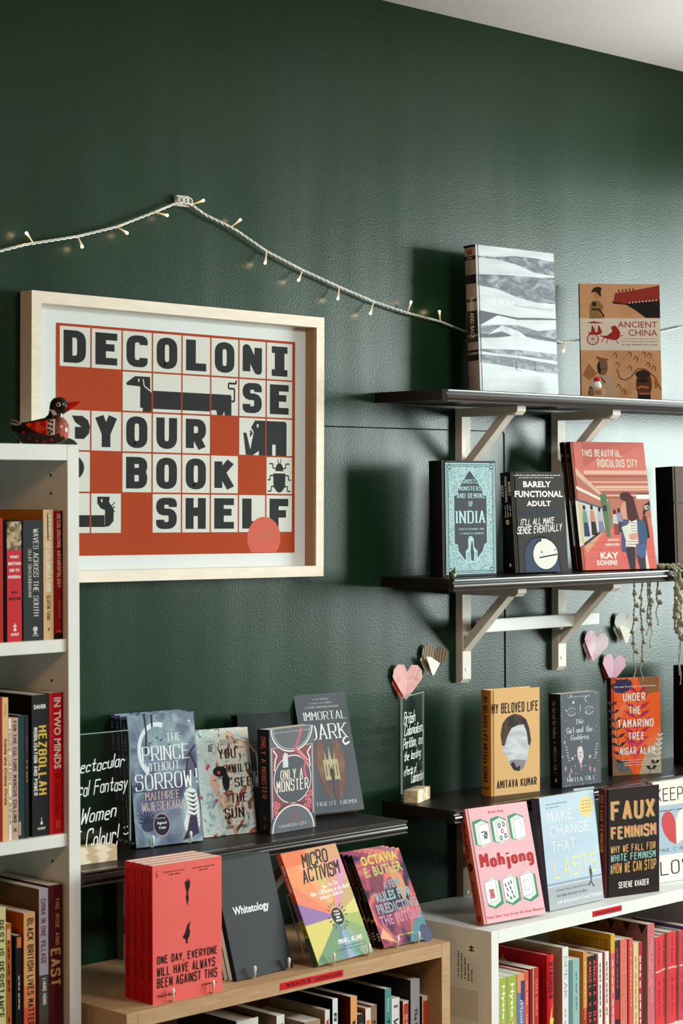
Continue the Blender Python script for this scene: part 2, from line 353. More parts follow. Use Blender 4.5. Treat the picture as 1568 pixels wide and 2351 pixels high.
# ================================================================ shelves with moulded front
def moulded_shelf(x0, x1, z, label):
    t = empty('wall_shelf', (x0, 0, z), (0, 0, 0), label, 'shelf')
    L = x1 - x0
    bx('board', 0, L, -.188, 0, -.021, 0, BLACKW, t)
    prof = [(-.188, 0), (-.203, 0), (-.205, -.0015), (-.205, -.0035), (-.2015, -.005), (-.1995, -.007), (-.2005, -.0095), (-.2035, -.012), (-.2042, -.015), (-.203, -.018), (-.2, -.0195), (-.1985, -.021),
            (-.2025, -.0222), (-.2035, -.0242), (-.202, -.0262), (-.188, -.0262)]
    bm = bmesh.new(); prism(bm, prof, 'x', 0, L); link('moulding', bm, mat('2a211e', .24, spec=.8), t)
    return t
S1, S2, SL, SR = 1.717, 1.338, .8722, .8748
moulded_shelf(3.062, 4.7, S1, 'dark brown moulded shelf, highest on the wall')
moulded_shelf(3.078, 4.7, S2, 'dark brown moulded shelf in the middle, with knotted yarn hanging over it')
moulded_shelf(2.152, 2.9415, SL, 'long black moulded shelf below the framed poster')
moulded_shelf(3.079, 4.7, SR, 'black moulded shelf under the two lower brackets, over the white bookcase')
def bracket(x, z, h, label, screw=True, m=BIRCH):
    t = empty('shelf_bracket', (x, 0, z), (0, 0, 0), label, 'bracket', 'shelf brackets')
    w = .027
    bm = bmesh.new(); prism(bm, [(0, 0), (-.019, 0), (-.019, -h + .008), (-.012, -h), (0, -h)], 'x', 0, w); link('upright', bm, m, t)
    bm = bmesh.new(); prism(bm, [(-.019, 0), (-.1745, 0), (-.1745, -.01), (-.166, -.018), (-.019, -.018)], 'x', 0, w); link('arm', bm, m, t)
    bm = bmesh.new(); prism(bm, [(-.019, -.140), (-.019, -.115), (-.121, -.018), (-.146, -.018)], 'x', .002, w - .002); link('brace', bm, m, t)
    if screw:
        bm = bmesh.new(); prism(bm, [(w / 2 + .004 * math.cos(a * math.pi / 6), -h + .028 + .004 * math.sin(a * math.pi / 6)) for a in range(12)], 'y', -.0205, -.019); link('screw', bm, STEEL, t)
    return t
bracket(3.3075, S1 - .0262, .223, 'painted bracket under the top shelf, left one')
bracket(3.628, S1 - .0262, .223, 'painted bracket under the top shelf, right one')
bracket(3.3075, S2 - .0262, .207, 'painted bracket under the middle shelf, left one, screw at its foot')
bracket(3.628, S2 - .0262, .199, 'painted bracket under the middle shelf, right one, holding the bar end')
bracket(2.383, SL - .0262, .22, 'bracket under the long black shelf, beside the red books', m=mat('8a7a66', .6))  # lower brackets use darker tones: the shade under the shelves is in their colour
bracket(2.700, SL - .0262, .22, 'bracket under the long black shelf, above the rainbow rayed book', m=mat('a49a88', .6))
bracket(3.3075, SR - .0262, .22, 'bracket under the black shelf, behind the pink mahjong book', m=mat('8a7a66', .6))
t = bx('cross_bar', 3.315, 3.722, -.062, -.05, 1.213, 1.241, mat('d9dad8', .35), None, .0015)
tag(t, 'pale flat bar running between the two brackets under the middle shelf', 'bar')
# ================================================================ bookcases
def bookcase(x0, x1, depth, top, boards, m, label, back=None, holes=False, side=.0237, brd=.02, toplift=0):
    t = empty('bookcase', (x0, 0, FZ), (0, 0, 0), label, 'bookcase'); w = x1 - x0; H = top - FZ
    bx('side_panel', 0, side, -depth, -.002, 0, H, m, t, .0006); bx('side_panel', w - side, w, -depth, -.002, 0, H, m, t, .0006)
    bx('top_panel', side, w - side, -depth, -.002, H - .026 - toplift, H - toplift, m, t, .0006)
    for z in boards: bx('shelf_board', side, w - side, -depth + .004, -.008, z - FZ - brd, z - FZ, m, t, .0006)
    bx('back_panel', side, w - side, -.006, -.002, .05, H - .03, back or m, t)
    bx('plinth', side, w - side, -depth + .01, -depth + .025, 0, .06, m, t)
    if holes:
        bm = bmesh.new()
        for z in [1.12, 1.152, 1.2, .90, .865, .83, 1.51, 1.54]:
            for y in (-.205, -.04):
                vs_ = [bm.verts.new((w - side - .0004, y + .0028 * math.cos(a * math.pi / 4), z - FZ + .0028 * math.sin(a * math.pi / 4))) for a in range(8)]; bm.faces.new(vs_)
        link('peg_holes', bm, mat('0c0a08', .9), t)
    return t
T1, T2, T3 = 1.2704, .9506, .592
bookcase(1.50, 2.109, .25, 1.590, [T1, T2, T3, .28, -.05], WHITE, 'tall white bookcase at the left edge, painted duck on its top', back=mat('33271c', .7), holes=True, brd=.021)  # dark brown back panel: the shade inside the white cells is put into its colour
bookcase(2.132, 2.9135, .34, .66, [.375, .05, -.3], OAK, 'low oak bookcase with the red books and three leaning books on top')
wb = bookcase(3.077, 3.88, .30, .648, [.35, .03, -.3], WHITE, 'low white bookcase with the pink mahjong book on top', side=.022)
# small printed lines and tape marks on the side of the white bookcase
sd = Sheet(wb, (-.0002, -.004, 0), (0, -.296, 0), (0, 0, .648 - FZ), (-1, 0, 0))
for i, (a, b) in enumerate(((.905, .955), (.9, .952), (.902, .945), (.9, .935), (.9, .925))): sd.vtext('~printed delivery text line'[:26 - 3 * i], .70 + .03 * i, .715 + .03 * i, a, b, '4a3a2a', 'sans', 'printed_text', 1)
sd.vtext('44', .80, .85, .957, .968, '30251a', 'bold', 'printed_text', 1)
sd.rect(.62, .88, .83, .885, pat('tape', [(.3, 'd0ccc2'), (.7, 'd4d0c6')], 20), 'paper_patch', 0); sd.done()
# red embossed label tapes
def tape(x0, x1, z0, z1, y, txt, slope, label, heart=0):
    o = bx('label_tape', x0, x1, y - .0006, y, z0, z1, mat('cc1c26', .3), None); tag(o, label, 'label')
    s = Sheet(o, (x0, y - .0006, z0), (x1 - x0, 0, 0), (0, 0, z1 - z0), (0, -1, 0))
    s.text(txt, .36 if heart else .08, .80 if heart else .93, .25, .75, '4d0508', 'heavy', 'embossed_lettering', 1)
    if heart:
        s.ell(.22, .56, .035, .17, '3a0406', 'embossed_lettering', 1); s.ell(.28, .56, .035, .17, '3a0406', 'embossed_lettering', 1); s.poly([(.188, .5), (.25, .15), (.312, .5)], '3a0406', 'embossed_lettering', 1)
        s.rect(.86, .94, .3, .75, '3a0406', 'embossed_lettering', 1)
    s.done()
tape(2.4735, 2.551, .6415, .6540, -.34, 'RACE', 0, 'red embossed label tape with a heart and RACE, on the oak shelf edge', 1)
tape(2.5525, 2.628, .6412, .6535, -.34, 'ANTIRACISM', 0, 'red embossed label tape reading ANTIRACISM, on the oak shelf edge')
tape(3.394, 3.4915, .6315, .6432, -.30, 'feminism', 0, 'red embossed label tape reading feminism, on the white shelf edge')
# ================================================================ framed poster
K = '1c1c1b'; CR = 'e6e4da'
def poster():
    W, H, dp, b = .7115, .5125, .0335, .0208
    t = empty('framed_poster', (2.1727, -.0352, 1.8652), (0, .55 * D2R, 0), 'birch framed red poster of black letters and animals on cream tiles', 'picture')
    def side(pts, nm='frame_side'):
        bm = bmesh.new(); prism(bm, pts, 'y', 0, dp); link(nm, bm, FRAMEW, t)
    side([(0, 0), (W, 0), (W - b, -b), (b, -b)]); side([(0, -H), (b, -H + b), (W - b, -H + b), (W, -H)])
    side([(0, 0), (b, -b), (b, -H + b), (0, -H)]); side([(W, 0), (W, -H), (W - b, -H + b), (W - b, -b)])
    bm = bmesh.new(); box(bm, b, W - b, .0025, .0045, -H + b, -b)
    g = clear_mat('picture_glass', 1.5, .012, (.97, .98, .98))
    link('glass_pane', bm, g, t)
    bx('spacer', b, b + .003, .0045, .03, -H + b, -b, FRAMEW, t); bx('spacer', W - b - .003, W - b, .0045, .03, -H + b, -b, mat('b58a66', .6), t)  # right spacer is browner: the shade on its inner face is painted in
    bx('mat_board', b, W - b, .029, .0325, -H + b, -b, mat('f1f3f2', .7), t)
    px0, px1, pz0, pz1 = .0745, .6585, -.4655, -.0500
    RED = pat('poster_red', [(.3, 'b2421f'), (.7, 'bd4d29')], 350, rough=.7, spec=.08)
    bx('print', px0, px1, .0282, .029, pz0, pz1, RED, t)
    s = Sheet(t, (px0, .0282, pz0), (px1 - px0, 0, 0), (0, 0, pz1 - pz0), (0, -1, 0))
    cw, m0, rh, rt = .1225, .013, .1795, .172
    def cell(c, r): return m0 + c * cw, 1 - .0115 - r * rh - rt
    def tile(c, r, part='letter_tile'):
        x, y = cell(c, r); s.rect(x, x + .1165, y, y + rt, CR, part, 0); return x, y
    for r, row in enumerate(['DECOLONI', '  ~~~~SE', '~YOUR ~~', '~ BOOK ~', '~~ SHELF']):
        for c, ch in enumerate(row):
            if ch == ' ': continue
            x, y = tile(c, r)
            if ch != '~': s.text(ch, x + (.022 if ch == 'I' else .014), x + (.094 if ch == 'I' else .1), y + .016, y + rt - .016, K, 'block', 'letter', 1)
    A = 'animal_print'
    def at(c, r): x, y = cell(c, r); return lambda u, v: (x + .1165 * u, y + rt * v)
    # dog over four tiles
    q = at(2, 1); s.poly([q(.12, .72), q(.42, .9), q(.95, .9), q(.95, .62), q(.98, .5), q(1, .5), q(1, .0), q(.68, 0), q(.7, .08), q(.6, .1), q(.6, .64), q(.14, .66)], K, A, 1); s.ell(*q(.55, .8), .003, .008, CR, A, 2)
    s.line([q(.7, .84), q(.74, .66), q(.97, .53)], .0022, CR, A, 2)
    for c in (3, 4): q = at(c, 1); s.rect(q(0, 0)[0], q(1, 0)[0], q(0, .08)[1], q(0, .55)[1], K, A, 1)
    q = at(5, 1); s.poly([q(0, .55), q(.72, .55), q(.75, .5), q(.75, 0), q(.5, 0), q(.48, .1), q(.42, 0), q(.22, 0), q(.18, .12), q(0, .12)], K, A, 1)
    s.line([q(.72, .38), q(.86, .38), q(.86, .72), q(.64, .72), q(.64, .86), q(.92, .86), q(.92, .95)], .0038, K, A, 1)
    # curled bird (first column, rows 3-5)
    q = at(0, 2); s.poly([q(.4, .86), q(.75, .86), q(.93, .76), q(1, .6), q(.97, .42), q(.8, .28), q(.5, .28), q(.5, .58), q(.72, .58), q(.5, .7)], K, A, 1)
    s.ell(*q(.25, .0), .045, .05, K, A, 1, 16, 0, 180); q = at(0, 3); s.ell(*q(.3, .6), .06, .06, K, A, 1)
    for c, x1 in ((0, 1), (1, .45)): q = at(c, 4); s.rect(q(0, 0)[0], q(x1, 0)[0], q(0, .15)[1], q(0, .45)[1], K, A, 1)
    q = at(1, 4); s.poly([q(.4, .15), q(.6, .17), q(.75, .3), q(.76, .6), q(.6, .78), q(.62, .92), q(.2, .92), q(.2, .75), q(.32, .62), q(.46, .58), q(.46, .2)], K, A, 1); s.ell(*q(.35, .82), .003, .008, CR, A, 2)
    for v in (.78, .66, .54): s.line([q(.6, .62), q(.8, v)], .002, K, A, 1)
    # elephant
    q = at(6, 2); s.poly([q(.15, .6), q(.27, .6), q(.42, .15), q(.55, .62), q(.45, .75), q(.6, .94), q(1, .94), q(1, 0), q(.75, 0), q(.75, .12), q(.52, 0), q(.25, 0)], K, A, 1); s.ell(*q(.7, .8), .004, .009, CR, A, 2)
    for v in (.66, .57, .5): s.line([q(.5, .6), q(.4, v)], .003, K, A, 1)
    q = at(7, 2); s.poly([q(0, .94), q(.72, .94), q(.78, .88), q(.78, 0), q(.35, 0), q(.35, .3), q(.22, .3), q(.22, 0), q(0, 0)], K, A, 1)
    # beetle
    q = at(7, 3); s.poly([q(.34, .62), q(.38, .78), q(.46, .84), q(.54, .84), q(.62, .78), q(.66, .62)], K, A, 1); s.poly([q(.26, .56), q(.74, .56), q(.73, .2), q(.6, .06), q(.5, .03), q(.4, .06), q(.27, .2)], K, A, 1)
    for sx in (-1, 1):
        f = lambda u, v: q(.5 + sx * u, v)
        s.line([f(.12, .7), f(.25, .7), f(.25, .82), f(.4, .82)], .0026, K, A, 1); s.line([f(.2, .5), f(.36, .5), f(.36, .38), f(.46, .38)], .0026, K, A, 1); s.line([f(.2, .2), f(.32, .2), f(.32, .07), f(.45, .07)], .0026, K, A, 1); s.line([f(.04, .84), f(.07, .95)], .002, K, A, 1)
    s.poly([(.86 + .075 * math.cos(a * D2R), .07 + .1 * math.sin(a * D2R)) for a in range(-42, 223, 12)], 'dd6450', 'round_sticker', 2)
    s.line([(.82, .07), (.87, .09), (.91, .085)], .003, 'b57a4e', 'round_sticker', 3)
    s.done()
poster()
# ================================================================ string lights
def string_lights():
    t = empty('string_lights', (2.543, -.012, 2.058), (0, 0, 0), 'string of tiny warm lights on clear twisted cable, hooked above the poster', 'fairy lights')
    def P(x, z, y=-.012): return Vector((x - 2.543, y + .012, z - 2.058))
    A = [(2.03, 1.912), (2.122, 1.931), (2.178, 1.947), (2.206, 1.953), (2.291, 1.971), (2.38, 1.996), (2.469, 2.031), (2.522, 2.053), (2.543, 2.058), (2.559, 2.053), (2.592, 2.038), (2.654, 2.021), (2.674, 2.014), (2.752, 1.981), (2.847, 1.952), (2.948, 1.926), (3.046, 1.903), (3.147, 1.885), (3.247, 1.873), (3.323, 1.857), (3.45, 1.848), (3.621, 1.852), (3.66, 1.849), (3.714, 1.854), (3.746, 1.86), (3.87, 1.868), (4.024, 1.893), (4.109, 1.909), (4.3, 1.93)]
    # dense samples
    S = []
    for (x0, z0), (x1, z1) in zip(A, A[1:]):
        n = max(2, int(math.hypot(x1 - x0, z1 - z0) / .0035))
        S += [(x0 + (x1 - x0) * i / n, z0 + (z1 - z0) * i / n) for i in range(n)]
    CLR = mat('dfe3dd', .18, spec=.8)
    for k in range(3):
        bm = bmesh.new(); r_ = .0017
        pts = [P(x, z) + Vector((0, math.cos(i * .55 + k * 2.09), math.sin(i * .55 + k * 2.09))) * r_ for i, (x, z) in enumerate(S)]
        tube(bm, pts, .0011, 5); link('cable_strand', bm, CLR, t)
    # hook
    bm = bmesh.new(); h = P(2.543, 2.058)
    for dx in (-.012, 0, .010): tube(bm, [h + Vector((dx + .006 * math.cos(a), -.002, .006 * math.sin(a) + .001)) for a in [i * math.pi / 6 for i in range(13)]], .0016, 6)
    box(bm, h.x - .016, h.x + .014, .004, .012, h.z - .009, h.z + .011); link('clear_hook', bm, mat('d8dcd6', .15, spec=.8), t)
    # bulbs: (foot x, foot z, tip x, tip z) in metres along the wall
    GL = mat('e9c9a0', .25, emit=.35, spec=.8); BU = mat('ffe2ae', .3, emit=26)
    for a in BULBS:
        f = P(a[0], a[1]); tp = P(a[2], a[3], -.020); bm = bmesh.new(); d = (tp - f)
        tube(bm, [f, f + d * .5, f + d * .8, f + d], [.0013, .0015, .0022, .0024], 8); s_ = link('bulb_stem', bm, GL, t)
        bm = bmesh.new(); ball(bm, f + d * 1.08, .0027, 10); link('bulb', bm, BU, t)
        l = bpy.data.lights.new('bulb_glow', 'POINT'); l.energy = .016; l.color = (1, .72, .36); l.shadow_soft_size = .003
        lo = bpy.data.objects.new('bulb_glow', l); C.objects.link(lo); lo.location = Vector((2.543, -.012, 2.058)) + f + d * 1.12 + Vector((0, -.0045, 0)); 
BULBS = [(2.192, 1.9523, 2.1741, 1.9645), (2.2926, 1.9693, 2.2942, 1.9531), (2.38, 1.9966, 2.3958, 1.9861), (2.4714, 2.0305, 2.4909, 2.0267), (2.5594, 2.0535, 2.5796, 2.062), (2.6577, 2.0196, 2.673, 2.0336), (2.7504, 1.9804, 2.7395, 1.9586), (2.8462, 1.9502, 2.829, 1.9312), (2.9489, 1.9254, 2.9372, 1.9022), (3.0464, 1.9001, 3.0305, 1.8781), (3.1472, 1.8847, 3.1494, 1.906), (3.2487, 1.8715, 3.2374, 1.8914), (3.6644, 1.8509, 3.6483, 1.8301)]
string_lights()
# ================================================================ small things
def ellipsoid_loft(bm, secs, seg=16, mi=0):
    """secs: (x, z, ry, rz) rings along x"""
    rings = [[bm.verts.new((x, ry * math.cos(2 * math.pi * k / seg), z + rz * math.sin(2 * math.pi * k / seg))) for k in range(seg)] for x, z, ry, rz in secs]
    fs = [bm.faces.new((a[k], a[(k + 1) % seg], b[(k + 1) % seg], b[k])) for a, b in zip(rings, rings[1:]) for k in range(seg)]
    fs += [bm.faces.new(rings[0][::-1]), bm.faces.new(rings[-1])]
    for f in fs: f.smooth = True; f.material_index = mi
    bmesh.ops.recalc_face_normals(bm, faces=fs)
def duck():
    # local x points to the beak
    t = empty('painted_duck', (2.104, -.165, 1.5902), (0, 0, -44 * D2R), 'small painted wooden duck with red beak and spotted wing on the tall bookcase', 'ornament')
    bm = bmesh.new()
    secs = [(-.056, .030, .004, .005), (-.050, .026, .010, .011), (-.038, .021, .016, .018), (-.022, .021, .021, .0208), (-.002, .0235, .0245, .0232), (.014, .0255, .0245, .025), (.026, .026, .022, .0225), (.034, .025, .016, .016), (.0385, .025, .007, .008)]
    ellipsoid_loft(bm, secs, 20)
    duckm = pat('duck_lacquer', [(.45, '140d0b'), (.62, '2a120c')], 12, rough=.25, spec=.5)
    b = link('body', bm, duckm, t)
    bm = bmesh.new(); ellipsoid_loft(bm, [(.020, .028, .0242, .0245), (.027, .0275, .0222, .0222), (.035, .0265, .0165, .0165), (.0395, .026, .008, .009)], 20); link('breast', bm, pat('breast_lacquer', [(.35, '5c1c14'), (.6, 'b8604c')], 30, rough=.2, spec=.5), t)
    bm = bmesh.new(); tube(bm, [(.014, 0, .040), (.0175, 0, .048), (.0185, 0, .056), (.020, 0, .064)], [.0165, .0132, .0120, .0130], 18); link('neck', bm, duckm, t)
    bm = bmesh.new(); ball(bm, Vector((.0235, 0, .0665)), .0156, 18, 0, (1.02, .92, 1)); link('head', bm, duckm, t)
    bm = bmesh.new(); tube(bm, [(.0145, 0, .0515), (.0185, 0, .0545), (.0195, 0, .0552)], [.0132, .0130, .0130], 18, cap=False); link('neck_ring', bm, mat('e3c3b4', .4), t)
    bm = bmesh.new(); tube(bm, [(.032, 0, .064), (.041, 0, .0665), (.052, 0, .0705), (.0605, 0, .0735)], [.0092, .0066, .0036, .0016], 14); link('beak', bm, mat('c41d0c', .25), t)
    for sy in (-1, 1):
        bm = bmesh.new(); ball(bm, Vector((.024, sy * .0144, .068)), .0037, 12, 0, (1, .25, 1)); e = link('eye', bm, mat('d8c6b4', .4), t)
        bm = bmesh.new(); ball(bm, Vector((.024, sy * .0151, .068)), .0021, 10, 0, (1, .3, 1)); link('pupil', bm, mat('0b0808', .3), e)
    # wings: raised curved shells
    def wingmesh(u0, u1, off):
        bm = bmesh.new(); g = []
        for i in range(9):
            u = u0 + (u1 - u0) * i / 8; row = []
            k = (u + .030) / .052; hh = .0235 * math.sin(min(1, max(.03, k)) ** .8 * math.pi / 2 * .98 + .03) * (1 if u < .018 else .96)
            for j in range(7):
                v = j / 6; z = .0405 + (k - .5) * .008 - v * hh * 1.15
                yy = -(.0262 + off) * math.sqrt(max(0, 1 - ((z - .024) / .032) ** 2)) * (1 - .25 * max(0, -u) / .04)
                row.append(bm.verts.new((u, yy, z)))
            g.append(row)
        for a, b_ in zip(g, g[1:]):
            for j in range(6): f = bm.faces.new((a[j], a[j + 1], b_[j + 1], b_[j])); f.smooth = True
        r = bmesh.ops.extrude_face_region(bm, geom=bm.faces[:]); 
        for v in [e for e in r['geom'] if isinstance(e, bmesh.types.BMVert)]: v.co.y += .002
        return bm
    link('wing', wingmesh(-.031, .007, .0016), pat('wing_red', [(.35, 'b8100a'), (.6, 'e8401c')], 60, kind='wave', dist=3, stretch=(.3, 1, 2), rough=.25), t)
    link('wing_patch', wingmesh(.0072, .019, .0012), pat('wing_spots', [(0, '14100e'), (.34, 'e2d6c4')], 150, kind='voronoi', rough=.3, const=True) if 0 else mat('ddd0bd', .35), t)
    bm = bmesh.new()
    for u, z in ((.010, .040), (.015, .0385), (.0095, .0325), (.0145, .031), (.0095, .025), (.014, .023), (.0105, .0195)):
        ball(bm, Vector((u, -(.0282) * math.sqrt(max(.1, 1 - ((z - .024) / .032) ** 2)), z)), .0019, 8, 0, (1, .4, 1.15))
    link('black_spots', bm, mat('120d0b', .3), t)
    bm = bmesh.new()
    for u, z in ((-.034, .0215), (-.024, .0115), (-.012, .0085), (.0, .0065), (.012, .0095), (.0215, .022), (.019, .0365), (.0145, .0445)):
        r = .0243; y = -(.0236) * math.sqrt(max(.08, 1 - ((z - .024) / .026) ** 2)) * (1 - .3 * max(0, -u) / .04) * (1 if u < .018 else .86); ball(bm, Vector((u, y, z)), .0024, 8, 0, (1, .5, 1))
    link('red_dots', bm, mat('c81f18', .3), t)
    bm = bmesh.new()
    for k, (a, z) in enumerate(((-.056, .0435), (-.058, .0385), (-.057, .0365))): tube(bm, [(-.033, -.010 + k * .001, .029 - k * .001), (-.045, -.008, z - .003), (a, -.003, z)], [.0009, .0008, .0006], 6)
    link('tail_lines', bm, mat('d9b7a4', .4), t)
duck()
def heart(x, z, s, rot, c1, c2, back, label, fold=None, name='paper_heart'):
    t = empty(name, (x, 0, z), (0, rot * D2R, 0), label, 'paper heart', 'paper hearts on the wall')
    # right and left lobes folded about the centre crease, standing off the wall
    R = [(0, .30), (.14, .52), (.36, .52), (.52, .36), (.55, .12), (.30, -.22), (0, -.60)]
    for sg, c, yl in ((1, c1, -.30), (-1, c2, -.16)):
        bm = bmesh.new(); f, b = [], []
        for px, pz in R:
            y = -.013 - (.010 * abs(px) / .55 if sg > 0 else -.006 * abs(px) / .55)
            f.append(bm.verts.new((sg * px * s, y * s * 14 * .5 if 0 else y, pz * s)))
        ctr = [bm.verts.new((v.co.x, v.co.y + .0012, v.co.z)) for v in f]
        n = len(f); bm.faces.new(f); bm.faces.new(ctr[::-1])
        for i in range(n): bm.faces.new((f[i], ctr[i], ctr[(i + 1) % n], f[(i + 1) % n]))
        bmesh.ops.recalc_face_normals(bm, faces=bm.faces[:]); link('lobe', bm, c, t)
    if fold:
        bm = bmesh.new(); prism(bm, [(px * s, pz * s) for px, pz in ((-.54, .02), (-.30, .06), (.26, -.10), (.0, -.62), (-.10, -.56))], 'y', -.0205, -.0195); link('lower_fold', bm, fold, t)
    bm = bmesh.new(); A = [(-.40, .15, -.002), (-.12, .28, -.010), (.05, .2, -.010), (.12, -.2, -.010), (-.10, -.62, -.006), (-.5, -.1, -.002)]
    f = [bm.verts.new((p[0] * s, p[2], p[1] * s)) for p in A]; g = [bm.verts.new((v.co.x, v.co.y + .0012, v.co.z)) for v in f]; n = len(f)
    bm.faces.new(f); bm.faces.new(g[::-1])
    for i in range(n): bm.faces.new((f[i], g[i], g[(i + 1) % n], f[(i + 1) % n]))
    bmesh.ops.recalc_face_normals(bm, faces=bm.faces[:]); link('back_flap', bm, back, t)
    return t
pk = pat('pink_map_paper', [(.3, 'f0a6a6'), (.5, 'f4c2bf'), (.62, 'e9b7ad'), (.7, 'c9a06a')], 60, rough=.7)
heart(3.141, 1.119, .066, 4, pk, pk, pat('red_map_paper', [(.4, 'c24a44'), (.6, 'd98a6a')], 60), 'pink printed paper heart above the left acrylic sign edge, lowest left')
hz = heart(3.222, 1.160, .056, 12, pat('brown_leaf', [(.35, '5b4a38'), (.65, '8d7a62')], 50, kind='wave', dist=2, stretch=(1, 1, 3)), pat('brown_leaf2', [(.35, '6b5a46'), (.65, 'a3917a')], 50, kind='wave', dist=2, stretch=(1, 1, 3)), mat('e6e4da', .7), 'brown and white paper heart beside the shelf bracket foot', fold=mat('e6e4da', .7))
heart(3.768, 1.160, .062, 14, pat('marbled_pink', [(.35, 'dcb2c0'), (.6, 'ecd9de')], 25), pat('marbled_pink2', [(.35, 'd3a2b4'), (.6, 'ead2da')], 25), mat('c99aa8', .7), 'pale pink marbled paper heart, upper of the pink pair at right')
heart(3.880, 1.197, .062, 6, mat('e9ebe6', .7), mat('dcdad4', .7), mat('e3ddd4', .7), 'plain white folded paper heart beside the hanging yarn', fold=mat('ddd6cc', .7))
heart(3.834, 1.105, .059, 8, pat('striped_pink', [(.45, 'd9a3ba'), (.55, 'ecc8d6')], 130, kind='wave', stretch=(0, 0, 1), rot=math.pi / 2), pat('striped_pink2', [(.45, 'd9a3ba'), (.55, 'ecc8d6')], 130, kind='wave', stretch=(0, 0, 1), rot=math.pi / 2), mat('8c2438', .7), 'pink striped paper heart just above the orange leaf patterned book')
# knotted yarn hanging over the middle shelf
def yarn():
    t = empty('knotted_yarn', (3.76, -.21, S2), (0, 0, 0), 'bundle of knotted olive grey yarn strands hanging over the middle shelf', 'yarn')
    Y = pat('olive_yarn', [(.3, '7e7c68'), (.7, 'b3b09c')], 400, rough=.9); rnd = random.Random(5)
    def strand(x, y, ztop, zbot, knots, thick, tail, over=False):
        bm = bmesh.new(); zs = [ztop - .003 * i for i in range(int((ztop - zbot) / .003))]
        ph = rnd.uniform(0, 6)
        def c(i, z): return Vector((x + .003 * math.sin(z * 42 + ph) + .0015 * math.sin(z * 160), y + .002 * math.cos(z * 50 + ph), z))
        base = [c(i, z) for i, z in enumerate(zs)]
        if over: base = [Vector((x - .002, -.12, S2 + .006)), Vector((x, -.17, S2 + .009)), Vector((x, -.2, S2 + .008)), Vector((x, -.212, S2 + .001))] + base
        O = Vector((3.76, -.21, S2))
        for k in (0, 1): tube(bm, [p + Vector((math.cos(i * .9 + k * math.pi), math.sin(i * .9 + k * math.pi), 0)) * thick * .55 - O for i, p in enumerate(base)], thick * .62, 5)
        for kz in knots:
            i = min(len(zs) - 1, int((ztop - kz) / .003)); p = c(i, kz) - O; a = rnd.uniform(0, 6); off = Vector((math.cos(a) * .006, -.004, 0)); r = thick * rnd.uniform(2.3, 3.0)
            tube(bm, [p + off + Vector((r * math.cos(u) * .8, r * .5 * math.sin(u * 2), r * math.sin(u) * .8)) for u in [q * math.pi / 6 for q in range(13)]], thick * .75, 5)
            ball(bm, p + off, r * .75, 8)
        if tail:
            e = base[-1] - O; n = 10; tube(bm, [e + Vector((.004 * math.sin(q * .7 + ph), 0, -tail * q / n)) for q in range(n + 1)], .0012, 5); ball(bm, e + Vector((.004 * math.sin(n * .7 + ph), 0, -tail)), .0022, 6)
        link('strand', bm, Y, t)
    zb = S2 - .027
    for x, zt, zbm, kn, tl in ((3.699, zb, 1.155, (1.29, 1.262, 1.232, 1.205, 1.18, 1.16), .06), (3.727, zb, 1.135, (1.28, 1.25, 1.21, 1.18, 1.14), .045), (3.749, zb, 1.232, (1.29, 1.262, 1.235), .04), (3.758, zb, 1.215, (1.27, 1.22), .05), (3.784, zb, 1.262, (1.288, 1.266), .05)):
        strand(x - .012, -.185, zt, zbm, kn, .0021, tl)
    for x, zbm, kn, tl in ((3.800, 1.20, (1.30, 1.262, 1.235, 1.202), 0), (3.812, 1.178, (1.315, 1.285, 1.25, 1.22, 1.185), .10), (3.818, 1.20, (1.30, 1.27, 1.215), .10), (3.838, 1.22, (1.32, 1.29, 1.255), 0), (3.85, 1.205, (1.31, 1.27, 1.24, 1.21), .06), (3.866, 1.21, (1.3, 1.25), .05), (3.88, 1.22, (1.31, 1.28, 1.23), .05)):
        strand(x, -.214, S2, zbm, kn, .0030, tl, True)
    # loops lying on the shelf top
    bm = bmesh.new(); O = Vector((3.76, -.21, S2))
    for k in range(5):
        tube(bm, [Vector((3.73 + .03 * i + .006 * math.sin(i * 2 + k), -.10 - .016 * k + .008 * math.sin(i * 1.3 + k), S2 + .004 + .003 * (k % 2) + .003 * math.sin(i * 2))) - O for i in range(7)], .0026, 6)
        ball(bm, Vector((3.79 + .02 * k, -.185, S2 + .007)) - O, .007, 8)
    link('strand_loops', bm, Y, t)
yarn()
# toy figurine in front of the orange book
t = empty('toy_figurine', (3.560, -.185, S1), (0, 0, -30 * D2R), 'tiny white toy with red cap sitting in a small box on the top shelf', 'figurine')
bx('toy_box', -.013, .012, -.012, .013, 0, .019, mat('b98f6a', .6), t, .0008)
bx('box_face', .0122, .0128, -.009, .010, .002, .017, mat('e8ece8', .5), t); bx('front_label', -.010, .004, -.0128, -.0122, .005, .014, mat('8a6142', .6), t)
bm = bmesh.new(); tube(bm, [(0, 0, .019), (0, 0, .024), (0, 0, .030), (.0, 0, .034)], [.008, .0095, .0075, .006], 12); link('body', bm, mat('ecefec', .35), t)
bm = bmesh.new(); ball(bm, Vector((0, 0, .038)), .0088, 12, 0, (1, 1, .72)); link('cap', bm, mat('c9362c', .35), t)
